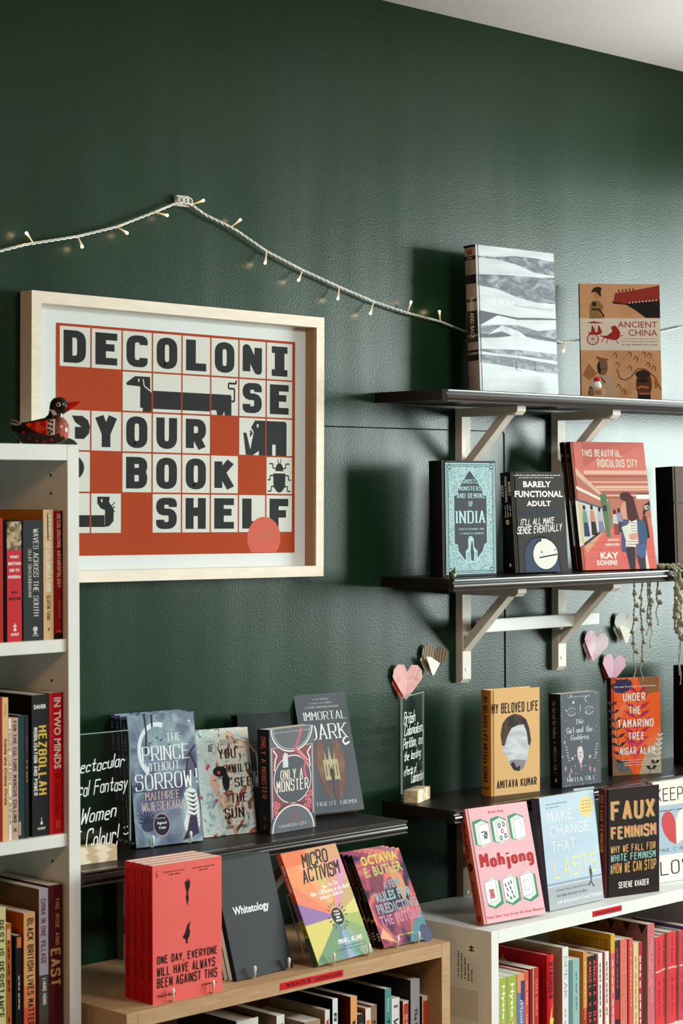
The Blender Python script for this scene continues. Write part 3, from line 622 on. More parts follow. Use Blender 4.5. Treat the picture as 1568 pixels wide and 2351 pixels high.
# little dried leaf ornament at the end of the middle shelf
t = empty('leaf_ornament', (3.092, -.185, S2), (0, 0, 0), 'tiny dark dried leaf ornament at the left end of the middle shelf', 'ornament')
bm = bmesh.new()
for a, l in ((0, .026), (60, .017), (140, .015), (220, .018), (300, .013)):
    d = Vector((math.cos(a * D2R) * .4, math.sin(a * D2R) * .4, 1)).normalized()
    tube(bm, [Vector((0, 0, 0)), d * l * .5 + Vector((.001, 0, 0)), d * l], [.0035, .0045, .0004], 6)
link('leaves', bm, mat('4c4a38', .7), t); bm = bmesh.new(); ball(bm, Vector((.004, -.003, .007)), .0042, 8); link('pale_bud', bm, mat('b9c2b0', .6), t)
# acrylic signs in wooden blocks
AC = clear_mat('clear_acrylic', 1.49, .06, (.93, .95, .95))
def sign(loc, yaw, w, h, x0, bw, bd, bh, label, lines, lean=0):
    t = empty('acrylic_sign', loc, (0, 0, yaw * D2R), label, 'sign')
    bx('wooden_block', 0, bw, 0, bd, 0, bh, PINE, t, .0008)
    bx('acrylic_plate', x0, x0 + w, bd * .45, bd * .45 + .003, bh * .45, h, AC, t)
    bm = bmesh.new(); yy = bd * .45
    box(bm, x0, x0 + .0012, yy - .0002, yy + .0032, bh, h); box(bm, x0 + w - .0012, x0 + w, yy - .0002, yy + .0032, bh, h); box(bm, x0, x0 + w, yy - .0002, yy + .0032, h - .0012, h); link('polished_edge', bm, mat('9fb0ab', .3), t)
    s = Sheet(t, (x0, bd * .45, 0), (w, 0, 0), (0, 0, h), (0, -1, 0))
    for tx, a, b, c, d, sl in lines: s.text(tx, a, b, c, d, 'eef2ef', 'hand', 'handwriting', 1, sl)
    if w > .15:
        s.ring(.945, .20, .030, .022, .009, 'eef2ef', 'handwriting', 1, 8, 200, 350); s.ell(.93, .235, .006, .006, 'eef2ef', 'handwriting', 1, 6); s.ell(.96, .24, .006, .006, 'eef2ef', 'handwriting', 1, 6)
    s.done(); return t
sg = sign((2.135, -.1415, SL), -4, .200, .223, -.03, .130, .035, .028, 'clear acrylic sign with four lines of white handwriting in a pine block',
     [('Spectacular', .34, .94, .66, .80, .03), ('Magical Fantasy', .27, .97, .47, .63, .03), ('Women', .48, .85, .29, .42, .03), ('of Colour!', .36, .88, .08, .25, .03)])
sign((3.102, -.079, SR), 24, .136, .222, -.055, .081, .03, .026, 'narrow clear acrylic sign with white handwriting, standing at the end of the black shelf',
     [('British', .08, .60, .74, .86, .0), ('Colonialism,', .10, .97, .62, .74, .0), ('Partition, and', .05, .97, .50, .62, .0), ('the lasting', .10, .86, .38, .50, .0), ('effects of', .08, .66, .27, .36, .0), ('Colonisation', .40, .97, .18, .29, .0)])
# ================================================================ display books
WT = 'eceeea'; BK = '141312'
# ---- top shelf
b = Book((3.275, -.10, S1), -1.5, .25, .314, .033, pat('snow_light', [(.3, 'b3bbc0'), (.7, 'cdd3d6')], 14, stretch=(.6, 1, 4), rough=.35), pat('snow_spine', [(.4, '8f8178'), (.6, 'a89a90')], 10), 'b0a8a0', 2.4, True,
         'large grey and white photo book of snowy ridges, tallest on the top shelf')
GR = pat('dune_shadow', [(.35, '50555e'), (.5, '6c7179'), (.65, '9aa0a6')], 30, dist=1.2, detail=6, stretch=(.8, 1, 2), rough=.35); DG = mat('4c5058', .35)
X = [0.03, .25, .5, .75, 1]
def band(s, up, lo, col, lv=0):
    U = [(x, 1 - v) for x, v in zip(X, up)]; L = [(x, 1 - v) for x, v in zip(X, lo)]
    for i in range(4): s.poly([U[i], U[i + 1], L[i + 1], L[i]], col, 'cover_picture', lv)
band(b.F, [.075, .07, .05, .05, .06], [.085, .085, .105, .15, .16], GR)
band(b.F, [.20, .19, .185, .18, .17], [.275, .285, .33, .355, .355], GR)
band(b.F, [.44, .455, .47, .46, .455], [.54, .465, .485, .475, .465], DG)
band(b.F, [.545, .53, .52, .55, .53], [.60, .60, .59, .61, .62], GR); band(b.F, [.60, .585, .575, .58, .60], [.625, .615, .59, .60, .62], DG, 1)
band(b.F, [.70, .695, .69, .695, .705], [.715, .725, .73, .74, .75], GR); band(b.F, [.735, .74, .745, .76, .775], [.79, .80, .815, .83, .84], GR)
b.F.poly([(.12, .40), (.30, .47), (.5, .44), (.62, .40), (.5, .385), (.3, .43)], pat('cloud', [(.3, 'aab0b6'), (.7, 'd4dadd')], 40), 'cover_picture', 2)
for x in (.46, .70):
    b.F.line([(x, .225), (x + .004, .195), (x - .006, .175)], .0016, '2b2c30', 'skier', 3); b.F.line([(x + .004, .2), (x + .016, .175)], .0012, '2b2c30', 'skier', 3); b.F.ell(x, .228, .007, .008, '2b2c30', 'skier', 3, 8); b.F.line([(x + .01, .172), (x + .07, .165)], .001, '8c9298', 'skier', 3)
b.F.text('THERE AND BACK', .10, .46, .615, .640, 'f4f6f6', 'cond'); b.F.text('Photographs from the Edge', .47, .97, .600, .622, 'b7bec4', 'sans', 'title', 8, -.01)
b.F.text('Jimmy Chin', .76, .98, .040, .064, 'eef2f3', 'bold', 'author_name')
S = b.S
for y0, y1, c in ((.985, 1, '1c1a1a'), (.90, .925, '1c1a1a'), (.74, .80, '24211f'), (.62, .635, '2b2725'), (.40, .56, '2a2624'), (.35, .385, '3a332f'), (.28, .295, '2a2624'), (.225, .265, '2a2624')): S.rect(0, 1, y0, y1, c, 'spine_picture', 0)
S.rect(.3, .72, .935, .968, 'a83a30', 'publisher_mark', 2); S.text('CHIN', .25, .75, .906, .919, 'e8e0d8', 'sans', 'author_name'); S.vtext('THERE AND BACK', .38, .72, .37, .655, 'efe9e2', 'sans'); S.text('10', .4, .6, .012, .028, 'efe9e2', 'bold', 'publisher_mark')
b.done()
b = Book((3.674, -.05, S1), -38.2, .185, .265, .009, pat('sepia', [(.3, 'c08a5c'), (.55, 'cd9a6c'), (.75, 'b67a4c')], 16, detail=5, rough=.45), '2a1a12', '2a1a12', 4.1, False,
         'orange brown paperback on ancient art with a cream band and red chariot')
F = b.F
F.rect(0, 1, .43, .705, 'ded2c2', 'title_band', 0); F.text('ANCIENT', .47, .96, .625, .678, '9b1f1c', 'sans'); F.text('CHINA', .60, .96, .555, .608, '9b1f1c', 'sans')
for i, (t_, c) in enumerate((('An Illustrated Introduction to the', 'a88a80'), ('History, People, Culture and Beyond', '3c2c28'), ('~By two authors and a team', '8a7468'))): F.text(t_, .50, .96, .525 - .026 * i, .538 - .026 * i, c, 'sans', 'subtitle')
R_ = '9b2218'
F.ring(.155, .525, .075, .052, .012, R_, lv=2)
for a in range(0, 180, 45): F.line([(.155 - .07 * math.cos(a * D2R), .525 - .05 * math.sin(a * D2R)), (.155 + .07 * math.cos(a * D2R), .525 + .05 * math.sin(a * D2R))], .0008, R_, lv=2)
F.poly([(.08, .662), (.13, .672), (.17, .678), (.22, .672), (.30, .662), (.2, .66)], R_, lv=2); F.line([(.19, .675), (.19, .6)], .0007, R_, lv=2)
for x in (.145, .225): F.poly([(x, .645), (x + .015, .64), (x + .04, .60), (x + .05, .575), (x - .01, .585)], R_, lv=2)
F.poly([(.1, .585), (.24, .585), (.27, .565), (.12, .56)], R_, lv=2); F.poly([(.24, .555), (.33, .555), (.40, .59), (.38, .63), (.43, .645), (.47, .62), (.50, .58), (.48, .53), (.42, .515), (.30, .535)], R_, lv=2)
for p in (((.30, .54), (.26, .50)), ((.34, .53), (.33, .49)), ((.44, .53), (.47, .485)), ((.48, .55), (.53, .56))): F.line(p, .0018, R_, lv=2)
DK = '2e2019'
F.poly([(.14, .925), (.18, .965), (.23, .975), (.28, .965), (.265, .93), (.27, .885), (.245, .90), (.2, .93)], DK, 'painted_figure', 2); F.ell(.215, .905, .035, .04, 'b98658', 'painted_figure', 1); F.poly([(.12, .70), (.12, .81), (.16, .855), (.24, .855), (.30, .80), (.24, .745), (.31, .705)], '8e6a3c', 'painted_figure', 1); F.line([(.15, .78), (.24, .78), (.30, .72)], .004, DK, 'painted_figure', 3); F.ell(.18, .825, .03, .02, DK, 'painted_figure', 2)
F.poly([(.42, .84), (.44, .92), (.60, .935), (1, .99), (1, .855), (.6, .83)], pat('roof_tiles', [(.3, '8e1b10'), (.5, 'd4531c'), (.7, '6e120c')], 80, kind='wave', dist=1.5, stretch=(1, 1, .2)), 'temple_roof', 1)
F.poly([(.40, .85), (.56, .83), (1, .86), (1, .71), (.82, .71), (.68, .78), (.58, .82), (.42, .83)], '160f0c', 'temple_roof', 2)
for i in range(9): F.ell(.62 + .042 * i, .838 + .003 * i, .008, .008, 'e8dccb', 'temple_roof', 4, 8)
for i in range(5): F.ell(.49 + .045 * i, .94 + .003 * i, .011, .015, '7a2a18', 'temple_roof', 4, 8)
F.poly([(.08, .06), (.11, .17), (.20, .21), (.36, .21), (.42, .13), (.44, 0), (.08, 0)], 'b79b80', 'warrior_statue', 1); F.ell(.27, .29, .065, .075, '7b5a48', 'warrior_statue', 2); F.poly([(.20, .38), (.26, .365), (.34, .355), (.33, .34), (.25, .34), (.19, .36)], '8c4a38', 'warrior_statue', 3); F.poly([(.2, .30), (.23, .34), (.25, .26), (.24, .22), (.21, .24)], '241812', 'warrior_statue', 3)
F.line([(.1, .05), (.12, .12)], .006, '241812', 'warrior_statue', 3); F.line([(.18, .06), (.19, .12)], .004, '241812', 'warrior_statue', 3); F.line([(.24, .2), (.3, .15)], .003, '3a2820', 'warrior_statue', 3); F.rect(.25, .31, .27, .275, '2a1c16', 'warrior_statue', 4)
F.poly([(.02, .22), (.10, .32), (.20, .23), (.1, .17)], 'a0683c', 'warrior_statue', 0)
F.ell(.78, .14, .10, .125, '5c2c14', 'bronze_mask', 1); F.ell(.77, .225, .095, .035, '2b1a10', 'bronze_mask', 2); F.ell(.77, .17, .07, .018, '1c110b', 'bronze_mask', 3); F.rect(.70, .86, .0, .06, '160d09', 'bronze_mask', 2); F.line([(.70, .11), (.76, .12), (.84, .11)], .004, 'c0702c', 'bronze_mask', 4); F.line([(.72, .06), (.85, .06)], .004, 'b9632a', 'bronze_mask', 4); F.ell(.93, .15, .025, .05, 'a9602a', 'bronze_mask', 1)
F.line([(.45, .27), (.48, .19), (.55, .175), (.62, .2), (.70, .27), (.80, .27), (.92, .2), (.99, .09)], .003, '7a4a28', 'rock_drawing', 0)
for x, y in ((.42, .41), (.6, .42), (.68, .38), (.78, .42), (.85, .41), (.83, .33), (.45, .33), (.6, .3), (.9, .3), (.52, .1), (.46, .14)): F.line([(x, y), (x + .03, y - .015), (x + .02, y - .045)], .002, '5a3018', 'rock_drawing', 0); F.line([(x, y), (x - .02, y - .03)], .0015, '5a3018', 'rock_drawing', 0)
b.done()
# ---- middle shelf
b = Book((3.129, -.13, S2), -2.7, .155, .238, .043, '26282b', '0f1011', '0f1011', .8, True, 'black hardback with a pale blue ornate border and arched panel')
F = b.F; TE = pat('filigree', [(.42, '34474a'), (.47, '8fb3b5'), (.6, '9cc4c6')], 300, dist=2.5, detail=2, rough=.4); T2_ = '9fc3c6'; IN = '2e3036'
F.rect(.045, .985, .02, .98, T2_, 'border', 0); F.rect(.06, .97, .03, .97, IN, 'border', 1); F.rect(.07, .96, .036, .964, T2_, 'border', 2); F.rect(.085, .945, .044, .956, IN, 'border', 3); F.rect(.10, .93, .05, .95, TE, 'border', 4)
arch = [(.19, .28), (.19, .70), (.26, .715), (.27, .77), (.33, .80), (.35, .84), (.41, .86), (.44, .89), (.5, .925), (.56, .89), (.60, .86), (.66, .84), (.68, .80), (.74, .77), (.76, .715), (.83, .70), (.83, .28), (.78, .27), (.74, .21), (.69, .18), (.63, .14), (.56, .12), (.5, .11), (.44, .12), (.38, .14), (.32, .18), (.27, .21), (.25, .27)]
ins_ = [(.51 + (x - .51) * .955, .5 + (y - .5) * .975) for x, y in arch]
for A_, c, l in ((arch, T2_, 5), (ins_, IN, 6)):
    for i in range(len(A_)): F.poly([A_[i], A_[(i + 1) % len(A_)], (.51, .5)], c, 'arched_panel', l)
for x, y in ((.12, .945), (.91, .945), (.12, .055), (.91, .055)): F.ell(x, y, .055, .036, IN, 'border', 5, 14); F.ring(x, y, .05, .033, .012, T2_, 'border', 6, 14); F.ell(x, y, .02, .013, T2_, 'border', 7, 10)
for t_, x0, x1, y0, y1 in (('GHOSTS,', .36, .68, .795, .84), ('MONSTERS,', .29, .75, .735, .78), ('AND DEMONS', .25, .79, .675, .72), ('OF', .47, .56, .605, .65), ('INDIA', .22, .80, .455, .57)): F.text(t_, x0, x1, y0, y1, 'a9d0d2', 'slab')
F.text('RAKESH KHANNA AND', .28, .76, .40, .418, 'a9d0d2', 'serif', 'author_name'); F.text('J. FURCIFER BHAIRAV', .28, .76, .36, .38, 'a9d0d2', 'serif', 'author_name')
F.poly([(.41, .12), (.41, .22), (.46, .245), (.455, .32), (.48, .345), (.52, .348), (.56, .33), (.57, .25), (.63, .22), (.64, .12)], T2_, 'robed_figure', 7); F.poly([(.51, .14), (.50, .22), (.52, .30), (.54, .3), (.55, .24), (.57, .2), (.56, .13)], IN, 'robed_figure', 8)
for x in (.44, .47, .6): F.line([(x, .13), (x + .01, .21)], .0012, IN, 'robed_figure', 8)
b.S.rect(.94, 1, 0, 1, 'b9b7be', 'pale_joint', 0)
b.done()
b = Book((3.355, -.13, S2), -9.8, .145, .215, .041, '34312e', '0e0e0e', '0e0e0e', 4.3, True, 'dark grey hardback with bold white lettering and a hooded cartoon face')
F = b.F
for t_, x0, x1, y0, y1 in (('BARELY', .21, .74, .845, .905), ('FUNCTIONAL', .04, .96, .745, .81), ('ADULT', .26, .72, .655, .71)): F.text(t_, x0, x1, y0, y1, 'f2f1ec', 'heavy')
F.text('MEICHI NG', .11, .86, .565, .615, '27394a', 'heavy', 'author_name'); F.text("IT'LL ALL MAKE", .12, .78, .46, .53, 'f2f1ec', 'brush', 'subtitle', 8, .02); F.text('SENSE EVENTUALLY', .05, .92, .375, .455, 'f2f1ec', 'brush', 'subtitle', 8, .03)
F.text('~a short line of praise printed along the top of the cover here', .02, .94, .958, .972, 'e8e6e0', 'bold', 'small_text'); F.text('~and another line below it in small type', .12, .8, .935, .947, 'e8e6e0', 'bold', 'small_text')
hood = lambda k: [(.17, .005), (.16, .15 * k + .01), (.2, .27 * k), (.33, .34 * k), (.5, .355 * k), (.66, .33 * k), (.78, .26 * k), (.84, .15 * k), (.87, .005)]
F.poly(hood(1.03), '0d0e10', 'hooded_face', 0); F.poly([(.5 + (x - .51) * .94, y * .965) for x, y in hood(1)], '33455c', 'hooded_face', 1); F.ell(.57, .175, .25, .155, '0d0e10', 'hooded_face', 2, 26); F.ell(.57, .175, .236, .146, 'e5e2da', 'hooded_face', 3, 26)
F.poly([(.48, .30), (.5, .335), (.60, .33), (.7, .3), (.6, .29)], 'e5e2da', 'hooded_face', 3); F.line([(.40, .30), (.5, .312), (.49, .34)], .0025, '0d0e10', 'hooded_face', 4)
F.ell(.50, .20, .014, .01, '0d0e10', 'hooded_face', 4, 8); F.ell(.76, .22, .012, .009, '0d0e10', 'hooded_face', 4, 8); F.line([(.45, .145), (.80, .175)], .0028, '0d0e10', 'hooded_face', 4)
for t_, x0, x1, y0, y1 in (('BARELY', .70, .88, .76, .90), ('FUNCTIONAL', .42, .60, .70, .955), ('ADULT', .13, .31, .76, .88)): b.S.vtext(t_, x0, x1, y0, y1, 'e9e8e2', 'bold')
b.S.vtext("it'll all", .72, .84, .56, .67, 'e9e8e2', 'brush'); b.S.vtext('make sense', .52, .64, .55, .68, 'e9e8e2', 'brush'); b.S.vtext('eventually', .32, .44, .55, .67, 'e9e8e2', 'brush'); b.S.ell(.5, .505, .14, .025, 'e5d9cc', 'spine_mark', 1); b.S.ell(.5, .502, .07, .014, 'b5281f', 'spine_mark', 2); b.S.vtext('MEICHI NG', .4, .58, .20, .44, '16222c', 'bold')
b.S.ell(.55, .08, .09, .018, 'c9c8c4', 'spine_mark', 1, 10)
b.S.rect(.93, 1, 0, 1, '8a8a88', 'pale_joint', 0)
b.done()
b = Book((3.569, -.135, S2), -15, .205, .286, .018, 'd87c70', '171010', '171010', 9.4, True, 'pink hardback with a long haired woman on a station platform, front copy')
F = b.F
F.poly([(.04, 1), (1, 1), (.72, .90), (.3, .97)], 'cf7266', lv=0); F.poly([(.16, .80), (.6, .97), (.95, 1), (.16, .99)], 'c46b60', lv=1)
F.rect(.15, 1, .745, .775, 'e9bba8', lv=2); F.rect(.04, 1, .40, .735, 'bd7766', lv=1)
for i, y in enumerate((.735, .69, .655, .63, .605, .585, .565)): F.rect(.1 + .05 * i, 1, y - .012, y, 'e2b29e' if i % 2 else '9b6053', lv=2)
F.rect(.28, 1, .635, .655, 'e9bba8', lv=3)
F.poly([(.04, .80), (.10, .76), (.46, .53), (.42, .53), (.04, .74)], 'd9b9a4', lv=4); F.poly([(.03, .655), (.40, .54), (.40, .52), (.03, .63)], 'f2e8da', lv=4)
F.poly([(.0, .56), (.34, .49), (.36, .33), (.06, .20), (.0, .18)], 'cfd0cb', lv=3); F.poly([(.05, .52), (.13, .50), (.13, .3), (.07, .26)], 'b9c4c6', lv=4); F.poly([(.0, .56), (.34, .49), (.34, .475), (.0, .54)], '56687a', lv=5); F.poly([(.035, .54), (.06, .53), (.06, .22), (.035, .20)], 'e0b95e', lv=5); F.poly([(.06, .21), (.34, .32), (.34, .305), (.06, .185)], '3a3c40', lv=5)
F.poly([(.06, .20), (.38, .33), (1, .33), (1, 0), (.04, 0)], 'dd6f66', lv=3); F.poly([(.06, .20), (.3, .32), (.37, .32), (.09, .13)], 'd9a184', lv=4)
for x in (.15, .4, .62, .86): F.line([(x, 0), (.45 + (x - .45) * .35, .24)], .0008, 'b04a4a', lv=5)
for y in (.09, .16, .21): F.line([(.1, y), (.98, y)], .0008, 'b04a4a', lv=5)
F.poly([(.33, .59), (.42, .59), (.42, .25), (.37, .25)], '5a7a58', 'platform_column', 6); F.rect(.355, .405, .455, .50, '33373a', 'platform_column', 7); F.rect(.43, .46, .32, .54, '6b8a68', 'platform_column', 5)
for x, y, h_, c1, c2 in ((.10, .26, .25, '6f9a86', '33456b'), (.20, .27, .24, 'c98d80', '2e2a30'), (.30, .29, .20, 'b9b4c0', '7c86a0'), (.50, .27, .20, 'cfc7c8', '8e4a44'), (.56, .29, .19, '8e96b0', '4c3a44'), (.90, .24, .22, '4e342e', '2c2a2e')):
    F.poly([(x - .03, y + h_ * .45), (x - .02, y + h_ * .8), (x + .03, y + h_ * .8), (x + .045, y + h_ * .42)], c1, 'passenger#%g' % x, 6); F.poly([(x - .025, y), (x - .02, y + h_ * .48), (x + .04, y + h_ * .46), (x + .05, y)], c2, 'passenger#%g' % x, 5); F.ell(x + .005, y + h_ * .9, .018, .02, '3a201c', 'passenger#%g' % x, 7, 10)
F.rect(.82, 1, .55, .585, 'f2f4ea', 'platform_lamp', 6); F.rect(.82, 1, .585, .592, '3c3c3a', 'platform_lamp', 6)
F.poly([(.90, .44), (.905, .50), (1, .535), (1, .47)], '2d2726', 'station_sign', 7); F.text('WEST 4', .91, .99, .463, .50, 'efeade', 'bold', 'station_sign', 9)
F.poly([(.60, .50), (.585, .45), (.61, .40), (.66, .38), (.70, .42), (.67, .55)], 'd99a84', 'woman', 9); F.poly([(.60, .58), (.64, .605), (.72, .605), (.78, .56), (.81, .46), (.83, .40), (.72, .37), (.67, .40), (.67, .53), (.61, .545)], '4c2a2a', 'woman', 10)
F.poly([(.62, .39), (.58, .36), (.55, .14), (.60, .13), (.63, .30), (.7, .39)], '4a5a78', 'woman', 9); F.poly([(.66, .39), (.80, .38), (.79, .30), (.78, .17), (.61, .18), (.63, .30)], 'e6dcd2', 'woman', 8)
for i in range(9): F.line([(.65 - .003 * i, .365 - .021 * i), (.785, .36 - .021 * i)], .0011, '3b3b48', 'woman', 9)
F.poly([(.80, .41), (.90, .37), (.92, .26), (.87, .12), (.80, .18), (.79, .30)], '41597a', 'woman', 10); F.poly([(.75, .20), (.88, .19), (.87, .10), (.80, .085), (.75, .11)], '4d6590', 'woman', 11); F.poly([(.58, .33), (.70, .355), (.72, .235), (.62, .22)], 'd7dccb', 'woman', 11); F.poly([(.67, .27), (.78, .285), (.79, .25), (.72, .225), (.67, .235)], 'd99a84', 'woman', 12)
F.poly([(.60, .17), (.74, .18), (.71, .0), (.64, 0)], '38343a', 'woman', 8); F.poly([(.74, .12), (.86, .11), (.85, 0), (.77, 0)], '413c42', 'woman', 8); F.poly([(.86, .18), (.88, .18), (.90, 0), (.86, 0)], 'e6dccb', 'woman', 8)
F.text('THIS BEAUTIFUL,', .15, .69, .875, .94, 'efe6d2', 'cond'); F.text('RIDICULOUS CITY', .34, .88, .80, .865, 'efe6d2', 'cond'); F.text('KAY', .26, .50, .085, .135, 'f4ebe0', 'heavy', 'author_name'); F.text('SOHINI', .20, .47, .035, .075, 'f4ebe0', 'heavy', 'author_name')
F.text('GRAPHIC', .38, .53, .222, .24, 'f0e2d8', 'heavy', 'small_text'); F.text('MEMOIR', .34, .53, .185, .205, 'f0e2d8', 'heavy', 'small_text')
b.S.vtext('THIS BEAUTIFUL, RIDICULOUS CITY', .42, .62, .50, .84, 'b9a070', 'sans'); b.S.ell(.5, .895, .16, .014, '8f8468', 'spine_mark', 1, 10)
b.done(); copies(b.root, 1, .0205, ['second pink station platform hardback, behind its twin, only its dark spine showing'], 'station platform hardbacks')
b = Book((3.916, -.13, S2), -5.6, .16, .231, .055, '4e3a28', '0c0b0a', '0c0b0a', 2.4, True, 'thick brown book with dark red blocks, cut by the right edge of the middle shelf')
for i in range(3):
    for j in range(3): b.F.rect(.16 + .2 * i, .30 + .2 * i, .45 - .1 * j, .52 - .1 * j, '6a1f18', 'red_blocks', 0)
b.F.rect(.03, 1, .62, .65, '2c2018', 'red_blocks', 0); b.done()
# ---- black lower shelf, right
b = Book((3.280, -.122, SR), -8.4, .137, .222, .033, 'd9ad74', 'b8782c', 'd9ad74', 0.1, True, 'tan yellow hardback with a cut-out face showing clouds', page=mat('e8e2d4', .7))
F = b.F
F.text('MY BELOVED LIFE', .03, .96, .775, .875, '241a14', 'cond'); F.text('AMITAVA KUMAR', .12, .93, .065, .145, '241a14', 'cond', 'author_name')
face = [(.23, .47), (.22, .56), (.24, .64), (.3, .70), (.40, .74), (.55, .745), (.68, .71), (.77, .64), (.80, .55), (.80, .46), (.76, .40), (.73, .30), (.66, .235), (.56, .215), (.46, .23), (.38, .29), (.33, .37), (.25, .40)]
SKY = pat('cloud_photo', [(.35, 'aeb4bb'), (.6, 'd0d3d8')], 30, dist=1, stretch=(.7, 1, 2))
for i in range(len(face)): F.poly([face[i], face[(i + 1) % len(face)], (.52, .48)], SKY, 'cut_out_face', 0)
F.poly([(.23, .47), (.20, .58), (.24, .68), (.33, .735), (.48, .765), (.62, .745), (.72, .70), (.78, .62), (.82, .5), (.79, .44), (.76, .47), (.73, .58), (.67, .655), (.55, .655), (.42, .63), (.34, .56), (.28, .47)], pat('hair', [(.4, '1e1713'), (.75, '6b5138')], 30, detail=4), 'hair', 2)
F.poly([(.37, .32), (.5, .33), (.72, .31), (.66, .235), (.56, .215), (.46, .23)], '8b8488', 'beard', 1); F.poly([(.39, .29), (.46, .31), (.52, .25), (.60, .27), (.58, .215), (.46, .23)], '2a211d', 'beard', 2)
b.S.vtext('MY BELOVED LIFE', .28, .72, .52, .94, '2b1a08', 'cond'); b.S.vtext('AMITAVA KUMAR', .28, .72, .13, .50, '2b1a08', 'cond'); b.S.text('PICADOR', .15, .85, .065, .085, '2b1a08', 'cond', 'publisher_mark')
b.done()
b = Book((3.482, -.148, SR), -4.2, .124, .201, .035, pat('starry', [(.62, '3f424b'), (.68, '7d838c'), (.72, 'b9c2c6')], 130, detail=2, rough=.45), '0d0d0e', '0d0d0e', 1.5, False, 'dark grey paperback with starry eyes above the title and a small mask below')
F = b.F; PL = 'a9c0c4'
for sx in (-1, 1):
    cx = .5 + .22 * sx; F.ring(cx, .80, .11, .045, .012, PL, 'starry_eyes', 2, 14, 20, 160); F.ring(cx, .79, .105, .035, .018, PL, 'starry_eyes', 2, 14, 180, 360); F.ring(cx, .79, .05, .028, .01, '858c94', 'starry_eyes', 1, 14)
F.ell(.5, .83, .016, .045, '8e8e96', 'starry_eyes', 1, 10); F.ell(.33, .90, .03, .017, PL, 'starry_eyes', 2, 10); F.ring(.66, .925, .045, .03, .014, PL, 'starry_eyes', 2, 12, 60, 300)
for t_, x0, x1, y0, y1 in (('The', .38, .57, .665, .715), ('Girl and the', .14, .80, .57, .635), ('Goddess', .24, .70, .495, .55)): F.text(t_, x0, x1, y0, y1, 'd5e2e4', 'serif')
F.text('NIKITA GILL', .12, .86, .05, .095, 'c9d2d4', 'serif', 'author_name'); F.text('~a line of praise by another writer', .16, .76, .952, .966, 'a9b2b6', 'sans', 'small_text')
F.poly([(.40, .37), (.42, .41), (.47, .425), (.53, .41), (.55, .36), (.56, .31), (.51, .24), (.485, .14), (.46, .24), (.41, .31)], 'c9bcbc', 'mask', 2); F.poly([(.51, .24), (.485, .14), (.46, .24)], 'b37f8c', 'mask', 3); F.line([(.44, .35), (.52, .35)], .0012, '4a4048', 'mask', 3); F.ell(.48, .315, .02, .008, '4a4048', 'mask', 3, 8)
for sx in (-1, 1):
    for i in range(6): y = .28 + .03 * i; F.ell(.5 + sx * (.33 + .012 * i) + .02, y, .03, .008, '8f9aa0', 'sprig', 1, 8); 
    F.ell(.5 + sx * .22, .30, .03, .02, 'b9a2a2', 'flower', 1, 8)
for x, y in ((.2, .12), (.24, .17), (.83, .15), (.72, .17), (.1, .2)): F.ell(x, y, .025, .03, 'b37f8c', 'flower', 1, 8)
b.S.vtext('The Girl and the Goddess', .34, .60, .52, .92, 'a98860', 'serif'); b.S.vtext('NIKITA GILL', .34, .60, .13, .44, '8e7048', 'serif'); b.S.ell(.5, .075, .09, .022, 'a98860', 'publisher_mark', 1, 10); b.S.ell(.45, .48, .05, .01, 'a98860', 'spine_mark', 1, 8)
b.done()
b = Book((3.709, -.105, SR), -20, .132, .219, .018, pat('orange_wash', [(.3, 'e2501c'), (.5, 'e8622c'), (.66, 'd98a5e'), (.8, 'b58e62')], 9, dist=.8, rough=.3), '1c1010', '1c1010', 1.6, True, 'orange and magenta book with leaf patterns and pale title lettering', page=mat('e4dccf', .7))
F = b.F
F.poly([(.02, .93), (.2, .985), (.42, .97), (.46, .90), (.25, .84), (.1, .85)], '3a2c54', 'leaf_print', 0); F.poly([(.55, 1), (.98, 1), (.98, .84), (.7, .82), (.6, .92)], '8a5a34', 'leaf_print', 0); F.poly([(.7, .25), (1, .35), (1, 0), (.55, 0)], 'a99a84', 'leaf_print', 0); F.poly([(.02, .2), (.3, .13), (.45, 0), (.02, 0)], '7c5a3c', 'leaf_print', 0)
def leafy(x0, y0, x1, y1, n, L, Wd, col, lv, k=1):
    dx, dy = x1 - x0, y1 - y0
    F.line([(x0, y0), (x1, y1)], .0012, col, 'leaf_print', lv)
    for i in range(n):
        t = (i + .7) / n; cx, cy = x0 + dx * t, y0 + dy * t; l = L * (1 - .35 * abs(t - .45) * 2)
        for sg in (-1, 1):
            ex, ey = cx + sg * l, cy + l * .35 * k; F.poly([(cx, cy), (cx + (ex - cx) * .4, cy + (ey - cy) * .4 + Wd), (ex, ey), (cx + (ex - cx) * .6, cy + (ey - cy) * .6 - Wd * .8)], col, 'leaf_print', lv)
leafy(.50, .16, .56, .86, 8, .30, .028, 'a4244c', 1); leafy(.44, .03, .52, .5, 5, .22, .022, 'c2266c', 2); leafy(.22, .06, .03, .75, 8, .16, .022, '1c2c3c', 3); leafy(.88, .05, .99, .40, 7, .10, .012, 'd9d3cc', 3); leafy(.75, .0, .9, .12, 2, .12, .026, '1c1a18', 4); leafy(.3, .0, .15, .1, 2, .14, .02, '2e5a78', 4); leafy(.2, .97, .3, .84, 3, .18, .02, '2c2450', 1)
for t_, x0, x1, y0, y1 in (('UNDER', .25, .70, .755, .84), ('THE', .37, .60, .62, .70), ('TAMARIND', .14, .86, .485, .57), ('TREE', .35, .66, .355, .435), ('NIGAR ALAM', .17, .87, .205, .285)): F.text(t_, x0, x1, y0, y1, 'e6dccf', 'cond')
F.text('One night. Four friends. Countless secrets.', .08, .92, .895, .915, 'e6dccf', 'bold', 'small_text')
for i in range(3): F.text('~small lines of printed praise text', .2 + .02 * i, .82 - .04 * i, .145 - .025 * i, .158 - .025 * i, 'e0c9a0', 'bold', 'small_text')
